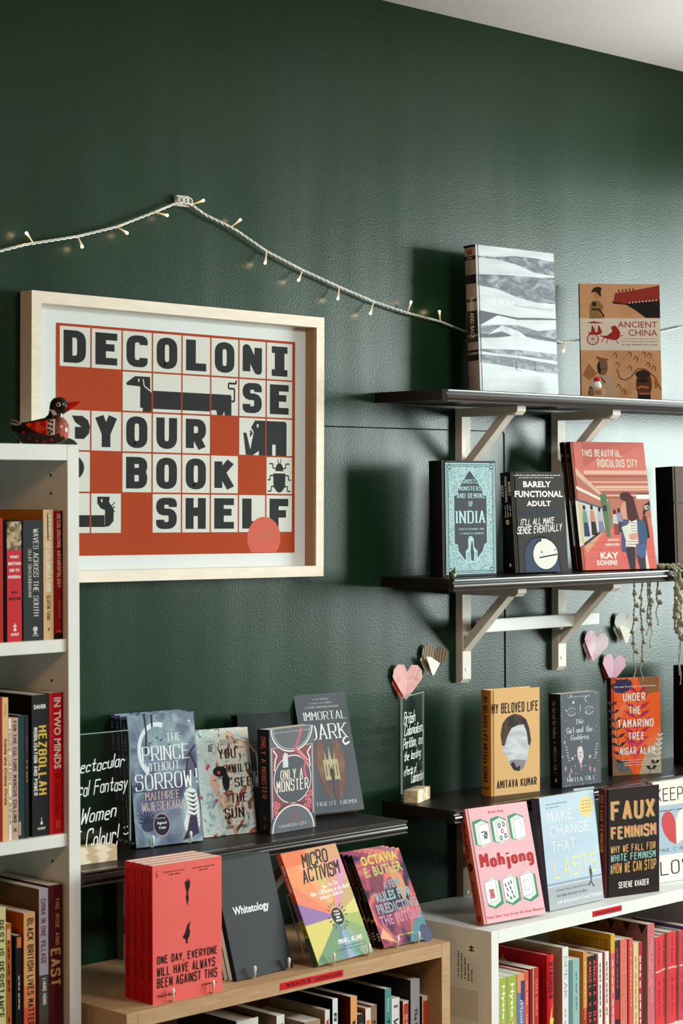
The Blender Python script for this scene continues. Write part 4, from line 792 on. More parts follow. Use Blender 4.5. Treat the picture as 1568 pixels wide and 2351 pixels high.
b.S.vtext('UNDER THE TAMARIND TREE', .35, .65, .40, .92, '5a3c2c', 'cond'); b.done()
b = Book((3.975, -.13, SR), -3, .15, .232, .055, '1a1816', '0b0a0a', '0b0a0a', 0, True, 'added thick black book at the right edge, beside the orange leaf patterned book'); b.done()  # black book added to fill the dark area at this edge
# ---- top of the white bookcase
b = Book((3.099, -.261, .648), -5.5, .173, .230, .022, pat('pink_cover', [(.3, 'dba3ac'), (.7, 'e2b0b8')], 5, rough=.32), 'b0523c', 'b0523c', 14.0, True, 'pink hardback with six green and white mahjong tiles and a big red title')
F = b.F
F.text('Nicole Wong', .36, .60, .93, .96, 'd9605e', 'cond', 'author_name'); F.text('Mahjong', .10, .96, .435, .60, 'b0141e', 'fat'); F.text('Mahjong', .108, .968, .430, .596, 'f2dede', 'fat', 'title_highlight', 6)
F.text('House Rules from Across the Asian Diaspora', .07, .97, .035, .065, 'd9605e', 'cond', 'subtitle')
def mtile(x, y, w, h, up):
    T = 'tile_picture#%g%g' % (x, y)
    G, Wt, Wh, ln = '3c8a68', 'd5ddd4', 'e9efec', '2c3a38'; k = .10 * (1 if up else -1)
    A = [(x, y + h * .93), (x + w * .5, y + h), (x + w, y + h * .85), (x + w, y + h * .12), (x + w * .45, y), (x, y + h * .12)] if up else [(x, y + h * .85), (x + w * .55, y + h), (x + w, y + h * .85), (x + w, y + h * .13), (x + w * .45, y), (x, y + h * .13)]
    F.poly(A, G, T, 1)
    if up:
        F.poly([(x + w * .14, y + h * .82), (x + w * .6, y + h * .93), (x + w, y + h * .80), (x + w, y + h * .12), (x + w * .45, y), (x + w * .14, y + h * .12)], Wt, T, 2); fx0, fx1, fy0, fy1 = x + w * .32, x + w, y + h * .06, y + h * .80
    else:
        F.poly([(x, y + h * .85), (x + w * .55, y + h), (x + w * .86, y + h * .88), (x + w * .86, y + h * .22), (x + w * .4, y + h * .08), (x, y + h * .2)], Wt, T, 2); fx0, fx1, fy0, fy1 = x, x + w * .70, y + h * .20, y + h * .92
    F.poly([(fx0, fy1 - h * .04), (fx1, fy1 + h * .02), (fx1, fy0 + h * .06), (fx0, fy0)], Wh, T, 3)
    for a_, b_ in (((fx0, fy1 - h * .04), (fx1, fy1 + h * .02)), ((fx0, fy0), (fx0, fy1 - h * .04)), ((fx1, fy0 + h * .06), (fx1, fy1 + h * .02)), ((fx0, fy0), (fx1, fy0 + h * .06))): F.line([a_, b_], .0006, ln, T, 4)
    return fx0, fx1, fy0, fy1
T_ = [mtile(.08 + .285 * i, .655 + .005 * i, .25, .245, True) for i in range(3)] + [mtile(.115 + .285 * i, .115 + .005 * i, .25, .27, False) for i in range(3)]
q = T_[0]; F.text('發', q[0] + .03, q[1] - .03, q[2] + .05, q[3] - .06, '141a18', 'bold', 'tile_sign', 5)
q = T_[1]
for i, (u, v, c) in enumerate(((.3, .8, '2c2c50'), (.72, .84, '2c5a48'), (.5, .52, 'c03a40'), (.3, .2, '2c5a48'), (.75, .28, '2c2c50'))): F.ell(q[0] + (q[1] - q[0]) * u, q[2] + (q[3] - q[2]) * v, .024, .022, c, 'tile_sign', 5, 12); F.ell(q[0] + (q[1] - q[0]) * u, q[2] + (q[3] - q[2]) * v, .012, .011, 'e9efec', 'tile_sign', 6, 8)
q = T_[2]; F.line([(q[0] + .1, q[2] + .16), (q[0] + .13, q[2] + .1), (q[0] + .08, q[2] + .05)], .002, 'e3b9b8', 'tile_sign', 5)
q = T_[3]; F.text('六', q[0] + .05, q[1] - .04, q[2] + .15, q[3] - .04, '141a18', 'bold', 'tile_sign', 5); F.text('萬', q[0] + .05, q[1] - .04, q[2] + .03, q[2] + .12, 'c02a34', 'bold', 'tile_sign', 5)
q = T_[4]
for u, v in ((.2, .75), (.5, .8), (.75, .85), (.3, .55), (.6, .6), (.25, .3), (.7, .4), (.5, .15), (.8, .2)): F.line([(q[0] + .17 * u, q[2] + .19 * v), (q[0] + .17 * u + .012, q[2] + .19 * v - .03)], .003, '2c4a44', 'tile_sign', 5)
q = T_[5]; F.rect(q[0] + .04, q[1] - .04, q[2] + .05, q[3] - .05, 'b9c9c6', 'tile_sign', 5); F.rect(q[0] + .05, q[1] - .05, q[2] + .06, q[3] - .06, 'e9efec', 'tile_sign', 6)
b.S.vtext('Mahjong', .25, .80, .58, .88, '8c1210', 'cond'); b.S.vtext('Nicole Wong', .35, .7, .19, .37, '8c1210', 'cond'); b.S.ell(.5, .50, .34, .037, '3a1a14', 'spine_mark', 1); b.S.ell(.5, .50, .2, .022, '8c1210', 'spine_mark', 2); b.S.ell(.5, .05, .3, .03, '8c2a1c', 'publisher_mark', 1)
b.done()
b = Book((3.306, -.259, .648), .3, .180, .231, .022, '9fa3a8', '4a4450', '4a4450', 7.0, False, 'pale blue paperback with thin white title and a walking man')
F = b.F
F.rect(0, 1, .20, 1, pat('sea_sky', [(.3, '9db4c6'), (.7, 'b2c2ce')], 6, stretch=(.5, 1, 2)), 'cover_picture', 0); F.rect(0, 1, .215, .235, '8c93a2', 'cover_picture', 1)
for t_, x0, x1, y0, y1, c in (('MAKE', .11, .57, .775, .865, 'e6eef0'), ('CHANGE', .13, .86, .64, .735, 'e6eef0'), ('THAT', .14, .56, .505, .60, 'e6eef0'), ('LASTS', .14, .93, .27, .44, 'ddd58c')): F.text(t_, x0, x1, y0, y1, c, 'geo')
F.text('9 Simple Ways to Break Free from', .15, .77, .15, .175, '5c5c66', 'sans', 'subtitle'); F.text('the Habits That Hold You Back', .15, .70, .105, .13, '5c5c66', 'sans', 'subtitle'); F.text('DR RANGAN CHATTERJEE', .15, .97, .035, .075, 'd9dfe0', 'bold', 'author_name')
F.text('~Sunday Times bestselling author', .09, .5, .925, .938, '6a7a8a', 'sans', 'small_text'); F.text('~of the four week plan', .09, .34, .895, .908, '6a7a8a', 'sans', 'small_text')
F.ell(.83, .86, .13, .095, 'd6c07c', 'gold_sticker', 3, 24)
for i in range(4): F.text('~praise words here', .74, .92, .905 - .03 * i, .918 - .03 * i, '8a7434', 'bold', 'gold_sticker', 5)
F.ell(.80, .315, .012, .012, '33343c', 'walking_man', 9, 8); F.poly([(.775, .30), (.82, .30), (.825, .24), (.785, .24)], '33343c', 'walking_man', 9); F.poly([(.79, .24), (.82, .24), (.80, .18), (.85, .135), (.835, .13), (.785, .175)], '3e4048', 'walking_man', 9); F.line([(.80, .20), (.745, .15)], .003, '3e4048', 'walking_man', 9)
b.S.vtext('DR RANGAN CHATTERJEE', .58, .78, .80, .96, '1f1c26', 'bold'); b.S.vtext('MAKE CHANGE THAT LASTS', .42, .72, .28, .74, '7a6a6c', 'sans'); b.done()
b = Book((3.504, -.247, .648), -12.6, .150, .231, .024, '241815', '5c1c22', '5c1c22', 0, True, 'dark brown hardback with a bold tan and pink title on feminism', page=mat('e9e4d8', .7))
F = b.F
for t_, x0, x1, y0, y1, c in (('FAUX', .10, .91, .705, .885, 'd9a866'), ('FEMINISM', .10, .93, .535, .65, 'd9a866')):
    F.text(t_, x0 + .018, x1 + .018, y0 - .008, y1 - .008, '68b5a6', 'cond', 'title_shadow', 4); F.text(t_, x0 + .012, x1 + .012, y0, y1, 'd9405c', 'cond', 'title_shadow', 5); F.text(t_, x0, x1, y0, y1, c, 'cond')
for t_, x0, x1, y0, y1, c in (('WHY WE FALL FOR', .10, .93, .405, .475, 'd9a866'), ('WHITE FEMINISM', .10, .93, .325, .395, '8fc4be'), ('HOW WE CAN STOP', .14, .94, .215, .315, 'd9a45e')): F.text(t_, x0, x1, y0, y1, c, 'cond')
F.vtext('AND', .10, .125, .215, .30, 'efe9e0', 'heavy', 'title'); F.text('SERENE KHADER', .24, .80, .075, .135, 'f0ece6', 'cond', 'author_name')
b.S.vtext('SERENE', .48, .8, .87, .95, 'c98a78', 'cond'); b.S.vtext('KHADER', .15, .45, .87, .95, 'c98a78', 'cond'); b.S.vtext('FAUX FEMINISM', .3, .8, .42, .85, 'd08a3c', 'cond'); b.done()
b = Book((3.712, -.225, .648), -9, .145, .222, .02, 'e9e4da', 'e9e4da', 'e9e4da', 3, False, 'cream and blue paperback with a half red heart, cut by the right edge', page=mat('efeade', .7))
F = b.F
F.rect(0, 1, .27, .76, 'a9bccb', 'blue_panel', 0); F.text('KEEPING', .06, 1.0, .80, .93, '161414', 'geo'); F.text('LOVE', .10, .95, .07, .21, '161414', 'geo'); F.text('~TACTICS FOR A LONG LASTING BOND', .08, .96, .70, .715, '3a3a40', 'bold', 'subtitle'); F.text('PAUL C. BRUNSON', .08, .98, .30, .335, '2a2c34', 'geo', 'author_name')
ht = lambda sg: [(.46, .36), (.46, .58), (.46 + sg * .05, .66), (.46 + sg * .13, .70), (.46 + sg * .22, .69), (.46 + sg * .29, .64), (.46 + sg * .30, .57), (.46 + sg * .25, .48), (.46 + sg * .14, .40)]
F.poly(ht(-1), 'c9464a', 'half_heart', 2); F.poly(ht(1), 'e9e4da', 'half_heart', 2); b.done()
o = bx('leaflet', 0, .06, 0, .0012, 0, .232, 'a9c6c4'); o.location = (3.465, -.205, .648); o.rotation_euler = (-.06, 0, -.15); tag(o, 'pale teal card edge showing behind the dark brown hardback', 'card')
# ---- long black shelf, left
b = Book((2.356, -.090, SL), -8.3, .142, .236, .021, pat('moonlit', [(.3, '4e4d68'), (.45, '6d7790'), (.6, '8ea6b0'), (.75, 'b5ccd0')], 14, dist=1.5, detail=5, rough=.3), '15131a', '15131a', 7.7, False, 'blue grey fantasy paperback with a crescent moon, a tiger and a round sticker, front copy')
F = b.F
F.ring(.42, .72, .30, .22, .05, 'dbe9ee', 'moon', 1, 28, 70, 235)
for pts in (((.25, 1), (.27, .86), (.24, .7)), ((.36, 1), (.36, .9)), ((.98, .74), (.86, .66), (.84, .58), (.80, .48)), ((.9, .68), (.97, .58), (.94, .5))): F.line(pts, .0035, '2f2c3e', 'branches', 1)
for x, y in ((.42, .82), (.48, .8), (.60, .76), (.62, .72), (.3, .67), (.31, .78)): F.poly([(x - .03, y + .012), (x, y), (x + .035, y + .016), (x, y - .012)], '23212e', 'birds', 2)
for x, y, r in ((.92, .93, .018), (.99, .88, .008), (.62, .955, .006), (.41, .955, .008), (.98, .82, .008), (.06, .26, .008), (.93, .78, .006), (.74, .66, .01), (.85, .07, .012), (.02, .2, .006), (.5, .86, .006)): F.ell(x, y, r, r * .6, 'ecd9c0', 'sparkles', 2, 8)
for t_, x0, x1, y0, y1, st in (('THE', .56, .78, .785, .85, 'serif'), ('PRINCE', .17, .88, .64, .76, 'serif'), ('WITHOUT', .21, .72, .565, .63, 'serif'), ('SORROW', .05, .91, .42, .55, 'serif')): F.text(t_, x0, x1, y0, y1, 'eef4f5', st)
F.text('!', .95, .99, .45, .56, 'eef4f5', 'serif'); F.text('MAITHREE', .18, .70, .345, .41, 'd9bfb9', 'serif', 'author_name'); F.text('WIJESEKARA', .12, .77, .265, .335, 'd9bfb9', 'serif', 'author_name')
F.ell(.40, .155, .125, .088, 'c9a9ac', 'sticker', 6, 28); F.ell(.40, .155, .115, .081, '1c2136', 'sticker', 7, 28); F.text('Signed', .33, .47, .155, .18, 'f0f0f0', 'bold', 'sticker', 9); F.text('Copy', .35, .46, .12, .145, 'f0f0f0', 'bold', 'sticker', 9); F.text('BookPeople', .33, .46, .20, .21, 'f0f0f0', 'bold', 'sticker', 9)
F.poly([(.80, .40), (.86, .42), (.95, .39), (.98, .28), (.97, .12), (.92, .06), (.80, .05), (.74, .10), (.73, .15), (.80, .26), (.78, .34), (.76, .37)], 'dfe3e2', 'tiger', 3)
for i in range(10): y = .39 - .034 * i; F.poly([(.80 - .012 * (i % 3), y), (.90, y - .02), (.96, y - .004), (.9, y - .035)], '221f28', 'tiger', 4)
F.poly([(.78, .1), (.83, .2), (.93, .2), (.95, .06), (.80, .03), (.70, .02)], '3c3450', 'tiger', 5); F.ell(.20, .16, .10, .05, '38405a', 'palm', 1, 12)
for a in range(0, 180, 22): F.line([(.2, .18), (.2 + .13 * math.cos(a * D2R), .18 + .09 * math.sin(a * D2R))], .003, '2e3450', 'palm', 2); F.line([(.1, .42), (.1 + .11 * math.cos(a * D2R), .42 + .07 * math.sin(a * D2R))], .0025, '3a4058', 'palm', 2)
b.S.vtext('THE PRINCE WITHOUT SORROW', .30, .70, .35, .96, '75727e', 'serif'); b.S.vtext('WIJESEKARA', .35, .65, .10, .30, '8a5a34', 'serif'); b.S.rect(0, 1, .975, 1, '5a5878', 'spine_picture', 1); b.S.ring(.5, .05, .3, .02, .1, 'c9c0c4', 'publisher_mark', 1, 10, 180, 360); b.done()
copies(b.root, 2, .0225, ['second crescent moon fantasy paperback, middle of its stack', 'rearmost crescent moon fantasy paperback of its stack'], 'crescent moon paperbacks')
b = Book((2.523, -.082, SL), -10.1, .116, .198, .006, pat('swirls', [(.30, '4e6468'), (.40, 'c6d6d4'), (.5, 'e0ddd0'), (.56, 'd9b9a0'), (.63, '2e3c40'), (.68, 'cf6a58'), (.74, '52706e')], 20, dist=2.6, detail=2, rough=.35), 'b9aca0', 'b9aca0', 9.6, False, 'pale paperback with swirling flowers and staggered black title words, front copy')
F = b.F
F.poly([(.0, .99), (.45, .99), (.35, .7), (.28, .45), (.4, .2), (.5, .02), (.0, .02)], pat('pale_swirls', [(.34, '7e979a'), (.42, 'bcd3d4'), (.55, 'd3dfdd'), (.62, '9fb9bb'), (.68, 'd9dcd4')], 24, dist=2.2, detail=2), 'pale_side', 0)
F.poly([(.22, .58), (.34, .56), (.38, .46), (.33, .38), (.27, .39), (.20, .48)], 'd9b6a8', 'portrait', 1); F.line([(.27, .52), (.33, .52)], .0015, '3a2a28', 'portrait', 2); F.ell(.40, .60, .13, .05, '1e2224', 'portrait', 2, 12); F.ell(.5, .5, .07, .09, '1e2224', 'portrait', 1, 12)
for x, y in ((.2, .66), (.17, .64), (.38, .59), (.02, .37), (.3, .33)): F.ell(x, y, .03, .018, 'c2506a', 'blossoms', 3, 8)
for t_, x0, x1, y0, y1 in (('IF', .22, .32, .79, .86), ('YOU', .39, .74, .715, .81), ('COULD', .47, .98, .58, .66), ('SEE', .66, .98, .44, .53), ('THE', .57, .87, .295, .385), ('SUN', .42, .80, .15, .25)): F.text(t_, x0, x1, y0, y1, '12100f', 'slab')
F.text('ANN LIANG', .42, .82, .055, .09, '12100f', 'slab', 'author_name')
for i in range(3): F.text('~small words of praise', .45, .80, .885 - .018 * i, .895 - .018 * i, '4a4a48', 'sans', 'small_text')
b.S.rect(0, 1, .6, 1, '5c6a68', 'spine_picture', 0); b.done(); copies(b.root, 1, .009, ['second swirling flower paperback, just behind its twin'], 'swirling flower paperbacks')[0].location.x -= .012
b = Book((2.640, -.070, SL), -10, .121, .215, .022, pat('night_cover', [(.4, '14181a'), (.7, '2a3436')], 14, dist=1), '0c0d0e', '0c0d0e', 9, False, 'black paperback tucked behind the grey hourglass book, only its left side showing')
b.F.text('NOW', .06, .3, .35, .5, 'cfd2d2', 'serif'); b.F.line([(.02, .85), (.3, .65), (.3, .5)], .003, '8e9a98', 'cover_picture', 1)
for i in range(4): b.F.text('~red printed words', .12, .4, .72 - .03 * i, .735 - .03 * i, '8c4638', 'serif', 'small_text')
b.done()
b = Book((2.637, -.141, SL), 2.5, .121, .195, .031, '5d6067', '0e0c0d', '0e0c0d', 1.2, False, 'grey paperback with pink roses, white arcs and an hourglass outline')
F = b.F; CW = 'dcdcd8'
F.rect(.04, .96, .14, .82, 'c9c4c0', 'inner_border', 0); F.rect(.055, .945, .145, .815, '77474e', 'inner_border', 1); F.ell(.5, .50, .42, .235, CW, 'inner_border', 2, 30); F.ell(.5, .50, .405, .225, '4c4f56', 'inner_border', 3, 30)
F.poly([(.035, 1), (.035, .96), (.12, .86), (.3, .78), (.5, .76), (.7, .78), (.88, .86), (.965, .96), (.965, 1)], '5d6067', 'upper_arc', 4); F.ring(.5, 1.0, .47, .235, .025, CW, 'upper_arc', 5, 24, 180, 360); F.ring(.5, 1.0, .42, .21, .008, CW, 'upper_arc', 5, 24, 180, 360)
F.poly([(.03, .0), (.06, .12), (.2, .20), (.5, .25), (.8, .2), (.94, .12), (.97, 0)], '5d6067', 'lower_arc', 4); F.ring(.5, .005, .47, .25, .025, CW, 'lower_arc', 5, 24, 0, 180); F.ring(.5, .005, .52, .28, .02, '4a3034', 'lower_arc', 4, 24, 0, 180)
PKR = 'c46a70'
for x, y in ((.12, .22), (.17, .26), (.1, .28), (.87, .26), (.82, .30), (.9, .34), (.14, .18), (.78, .22), (.84, .2)): F.ell(x, y, .05, .03, PKR, 'roses', 4, 9); F.ell(x, y, .02, .012, '8e3a46', 'roses', 5, 7)
F.line([(.72, .99), (.64, .87), (.56, .79), (.66, .74), (.80, .68), (.76, .58), (.80, .50)], .007, 'b25a64', 'smoke', 7); F.line([(.60, .80), (.72, .73), (.86, .66)], .004, 'c98a90', 'smoke', 7); F.line([(.08, .8), (.16, .74), (.12, .70), (.1, .6)], .003, CW, 'smoke', 7); F.line([(.92, .8), (.84, .74), (.88, .70), (.9, .6)], .003, CW, 'smoke', 7)
F.poly([(.29, .62), (.29, .73), (.33, .765), (.40, .75), (.41, .62)], 'c4c6ca', 'pale_profile', 6)
for x, y in ((.42, .13), (.5, .16), (.56, .12), (.38, .08), (.62, .07)): F.poly([(x, y), (x + .04, y + .02), (x + .02, y - .02)], 'b8424c', 'embers', 7)
F.ring(.5, .10, .2, .08, .02, '46585c', 'embers', 6, 14, 200, 340); F.text('ONLY A', .23, .74, .50, .60, 'e6dccc', 'slab', 'title', 10); F.text('MONSTER', .13, .86, .385, .50, 'e6dccc', 'slab', 'title', 10); F.text('VANESSA LEN', .17, .78, .045, .075, 'b9b9bc', 'sans', 'author_name', 10); F.text('~Cunning and clever and compulsively readable', .08, .9, .955, .97, '9a9ca2', 'serif', 'small_text', 10)
b.S.vtext('ONLY A MONSTER', .30, .72, .33, .93, 'c26444', 'slab'); b.S.vtext('LEN', .36, .66, .135, .175, '8a3a2c', 'slab'); b.S.ell(.5, .065, .12, .02, '6a2c24', 'publisher_mark', 1, 10); b.done()
b = Book((2.818, -.065, SL), -10, .124, .238, .035, pat('slate_cover', [(.3, '50555c'), (.7, '5e6269')], 8, rough=.4), '0c0b0b', '0c0b0b', 16.5, False, 'slate grey thick paperback with white serif title and two hands holding a castle')
F = b.F
F.text('A LOST HEIRESS.', .34, .66, .945, .96, 'c6c8ca', 'serif', 'small_text'); F.text('A SOULLESS VAMPIRE.', .28, .72, .912, .927, 'c6c8ca', 'serif', 'small_text'); F.text('A SECRET DRENCHED IN BLOOD.', .18, .84, .878, .895, 'e0e2e2', 'serif', 'small_text')
F.text('IMMORTAL', .12, .94, .775, .85, 'e6e8e6', 'serif'); F.text('DARK', .15, .93, .61, .745, 'e6e8e6', 'serif'); F.line([(.86, .62), (.80, .585), (.84, .555), (.93, .575)], .004, 'e6e8e6', 'title', 8); F.text('TIGEST', .10, .48, .06, .095, 'c9cccd', 'serif', 'author_name'); F.text('GIRMA', .56, .89, .06, .095, 'c9cccd', 'serif', 'author_name')
HN = pat('hand_tone', [(.3, '6a4c42'), (.7, '8e6a58')], 30)
for sx, cx in ((-1, .38), (1, .62)):
    f = lambda u, v: (cx + sx * u, v)
    F.poly([f(-.04, .10), f(.05, .16), f(.12, .30), f(.12, .42), f(.06, .40), f(0, .28), f(-.05, .2)], HN, 'hands', 2)
    for i, (u, v) in enumerate(((.13, .50), (.095, .56), (.05, .60), (.0, .58))): F.poly([f(u - .035, .36), f(u - .02, v), f(u + .01, v + .015), f(u + .022, v), f(u + .02, .36)], HN, 'hands', 3)
CS = 'b7ab8a'
F.poly([(.36, .27), (.36, .44), (.40, .44), (.41, .52), (.43, .44), (.47, .44), (.50, .56), (.53, .44), (.57, .44), (.59, .52), (.60, .44), (.64, .44), (.64, .27)], CS, 'castle', 5)
for x in (.40, .46, .54, .6): F.rect(x - .008, x + .008, .30, .40, '5c5442', 'castle', 6)
F.poly([(.47, .27), (.47, .35), (.5, .38), (.53, .35), (.53, .27)], '4a4234', 'castle', 7); F.line([(.5, .27), (.49, .16), (.52, .10)], .002, '8e3038', 'castle', 5); F.line([(.6, .24), (.58, .12)], .002, '8e5a50', 'castle', 5)
b.S.vtext('IMMORTAL DARK', .3, .7, .4, .92, '3a302c', 'serif'); b.done()
# ---- top of the oak bookcase
RC = pat('red_cover', [(.3, 'ec6660'), (.7, 'f06e67')], 12, rough=.42)
b = Book((2.202, -.322, .66), -2.6, .147, .231, .0165, RC, 'c8060c', 'c8060c', 0, False, 'red paperback with black title lines and a falling girl, front of its row of four', page=mat('ece6d6', .75))
F = b.F
for t_, x0, x1, y0, y1 in (('ONE DAY, EVERYONE', .06, .93, .275, .345), ('WILL HAVE ALWAYS', .06, .90, .195, .265), ('BEEN AGAINST THIS', .06, .93, .112, .185)): F.text(t_, x0, x1, y0, y1, '241414', 'cond')
F.text('Omar El Akkad', .06, .32, .045, .065, '3a1414', 'bold', 'author_name'); F.text('~a novelist', .68, .93, .07, .084, '3a1414', 'sans', 'small_text'); F.text('~I could not put this book down at all', .15, .46, .937, .948, '5c1c1c', 'sans', 'small_text'); F.text('~A GOOD READER', .21, .40, .915, .928, '3a1414', 'bold', 'small_text'); F.text('~Powerful and urgent reading for everyone', .56, .90, .937, .948, '5c1c1c', 'sans', 'small_text'); F.text('~FINE PEER', .66, .80, .915, .928, '3a1414', 'bold', 'small_text')
F.poly([(.475, .80), (.46, .84), (.47, .86), (.48, .845), (.485, .87), (.495, .85), (.505, .88), (.515, .85), (.53, .865), (.54, .85), (.535, .81), (.52, .79), (.51, .76), (.52, .735), (.515, .71), (.50, .67), (.485, .71), (.475, .74), (.49, .77)], '1c1212', 'torch_picture', 2)
F.poly([(.505, .545), (.515, .545), (.52, .515), (.535, .49), (.53, .455), (.50, .425), (.505, .40), (.47, .40), (.475, .425), (.425, .45), (.46, .475), (.48, .51)], '1c1212', 'falling_girl', 2); F.line([(.515, .51), (.535, .555)], .002, '1c1212', 'falling_girl', 2); F.line([(.06, .945), (.068, .91)], .002, '7a1c1c', 'publisher_mark', 2); F.ell(.065, .955, .008, .005, '7a1c1c', 'publisher_mark', 2, 6)
b.S.vtext('ONE DAY, EVERYONE WILL HAVE ALWAYS BEEN AGAINST THIS', .38, .66, .36, .955, '300808', 'cond'); b.S.vtext('OMAR EL AKKAD', .38, .66, .17, .315, '300808', 'cond'); b.S.line([(.52, .10), (.48, .06)], .0016, '600c0c', 'publisher_mark', 1); b.S.line([(.4, .08), (.64, .082)], .0012, '600c0c', 'publisher_mark', 1); b.done()
cs = copies(b.root, 3, .0195, ['red paperback with black title, second from the front of its row', 'red paperback with black title, third from the front of its row', 'red paperback with black title, rearmost of its row of four'], 'red paperbacks in a row', .3, 4)
b = Book((2.409, -.300, .66), 3.6, .143, .208, .0085, '2a2b2f', '121214', '121214', 16.5, False, 'plain charcoal paperback with a single white word, front of its stack', page=mat('d9cfc8', .7))
b.F.text('Whitetology', .17, .80, .51, .60, 'e9eae8', 'bold'); b.done()
# white fore-edge seen on the left of the copies behind
pb = b
for i in range(3):
    q = Book((2.409, -.300, .66), 3.6, .143, .208, .0085, '1a1a1c', 'd9cfc8', '121214', 16.5, False, ['charcoal paperback with pale edge, second in the leaning stack', 'charcoal paperback with pale edge, third in the leaning stack', 'rearmost charcoal paperback with pale edge in the leaning stack'][i], 'charcoal paperbacks leaning together').done()
    d = Matrix.Rotation(3.6 * D2R, 3, 'Z') @ Vector((-.001 * (i + 1), .0105 * (i + 1), 0)); q.location = pb.root.location + d
pb.root['group'] = 'charcoal paperbacks leaning together'
b = Book((2.582, -.325, .66), 4.8, .153, .211, .012, 'd9845c', 'b8462c', 'b8462c', 25.7, False, 'paperback with pastel rainbow rays and black brush title')
F = b.F; cx, cy = .60, .37; COL = ['e08a5c', 'd99a70', 'c9ad68', 'cfa36c', 'cc8f70', 'c98aa0', 'b99a6c', 'c9bf72', '9aa860', '7f9a68', '8a9a86', '6fa08e', '8a9ab8', '64808a', '6a8a68', 'c9bc68', '8a6a9c', 'd97a5c']
def edge(a):
    c, s_ = math.cos(a), math.sin(a); t = min([v for v in ((1 - cx) / c if c > 0 else -cx / c if c < 0 else 9, (1 - cy) / s_ if s_ > 0 else -cy / s_ if s_ < 0 else 9)]); return (cx + c * t, cy + s_ * t)
ANG = [150, 128, 112, 100, 85, 62, 42, 18, 0, -20, -42, -62, -80, -98, -120, -150, -178, -196, -210]
for i in range(18):
    a, c_ = ANG[i], ANG[i + 1]; pts = [(cx, cy), edge(a * D2R)]
    for co in ((0, 1), (1, 1), (1, 0), (0, 0)):
        an = math.degrees(math.atan2(co[1] - cy, co[0] - cx))
        for k in (0, 360, -360):
            if c_ < an + k < a: pts.append(co)
    pts.append(edge(c_ * D2R)); F.poly(pts, COL[i], 'rays', 0)
F.poly([(0, .86), (0, 1), (.45, 1), (.4, .88)], 'd9744c', 'rays', 1); F.poly([(.42, .9), (.45, 1), (1, 1), (1, .87)], 'c4916a', 'rays', 1)
F.text('MICRO', .30, .80, .835, .97, '1a1512', 'brush', 'title', 8, .01); F.text('ACTIVISM', .22, .94, .695, .83, '1a1512', 'brush', 'title', 8, .03)
for t_, x0, x1, y0, y1 in (('How You Can', .50, .80, .625, .665), ('Make a Difference in the World', .26, .98, .575, .62), ('(Without a Bullhorn)', .40, .83, .53, .57)): F.text(t_, x0, x1, y0, y1, 'f4efe8', 'brush', 'subtitle', 8, .02)
F.ell(cx, cy, .105, .076, '1a1512', 'round_badge', 3, 24)
for i, (t_, w_) in enumerate((('YOU', .05), ('CAN', .05), ('BE', .03), ('HEARD', .055))): F.text(t_, cx - w_, cx + w_, cy + .035 - .027 * i, cy + .053 - .027 * i, 'efe9dc', 'heavy', 'round_badge', 5)
for a in range(0, 360, 18):
    if a % 90 < 70: F.line([(cx + .13 * math.cos(a * D2R), cy + .095 * math.sin(a * D2R)), (cx + .18 * math.cos(a * D2R), cy + .13 * math.sin(a * D2R))], .0018, '1a1512', 'badge_rays', 3)
F.text('OMKARI L. WILLIAMS', .45, .90, .13, .175, 'f4efe8', 'brush', 'author_name'); F.text('~foreword by another author of note', .52, .93, .10, .112, '3a4a48', 'sans', 'small_text'); F.text('~the bestselling author of several books', .36, .93, .075, .087, '3a4a48', 'sans', 'small_text')
b.S.rect(0, 1, .40, .56, '6a5080', 'spine_picture', 0); b.S.rect(0, 1, .25, .40, 'a8963c', 'spine_picture', 0); b.S.rect(0, 1, 0, .25, '3c5a3c', 'spine_picture', 0); b.S.vtext('MICRO ACTIVISM', .3, .75, .65, .90, 'f0e6da', 'brush'); b.S.vtext('WILLIAMS', .3, .8, .27, .39, '1c1a10', 'brush'); b.done()
b = Book((2.772, -.303, .66), -1.1, .126, .183, .010, pat('space_art', [(.25, '17141c'), (.40, '3c2c48'), (.5, 'a04860'), (.6, 'd9806a'), (.72, '6a4c80'), (.8, '5a8a94')], 14, dist=1.2, detail=3, rough=.3), pat('dark_red_spine', [(.45, '140c0c'), (.7, '5c1a14')], 60, kind='wave'), '140c0c', 28.1, False, 'colourful space art paperback with yellow and pink lettering, front of its stack')
F = b.F
F.ell(.40, .62, .22, .24, '7c3c50', 'planets', 1, 20, 60, 260); F.ell(.66, .62, .20, .2, 'c98a62', 'planets', 1, 20, -70, 110); F.poly([(.95, .6), (1, .35), (.6, .02), (.75, .3)], 'c25a50', 'planets', 1); F.poly([(.55, .0), (.78, .22), (1, .3), (1, 0)], '4e7f88', 'planets', 2); F.ell(.93, .06, .12, .1, '454a68', 'planets', 3, 16); F.poly([(0, .1), (.3, .02), (.1, .2)], 'd9a080', 'planets', 2)
for t_, x0, x1, y0, y1, c in (('OCTAVIA', .13, .90, .86, .965, 'c9bc58'), ('E. BUTLER', .12, .93, .735, .845, 'b9a868'), ('A FEW', .40, .78, .58, .67, '7a9aa0'), ('RULES FOR', .18, .93, .46, .565, '8aa6ac'), ('PREDICTING', .12, .98, .335, .445, '93949e'), ('THE FUTURE', .10, .96, .21, .32, 'b87a98')): F.text(t_, x0, x1, y0, y1, c, 'heavy', 'title', 8, .02)
F.text('~ART BY A PAINTER', .34, .70, .085, .105, 'c9bc58', 'heavy', 'small_text')
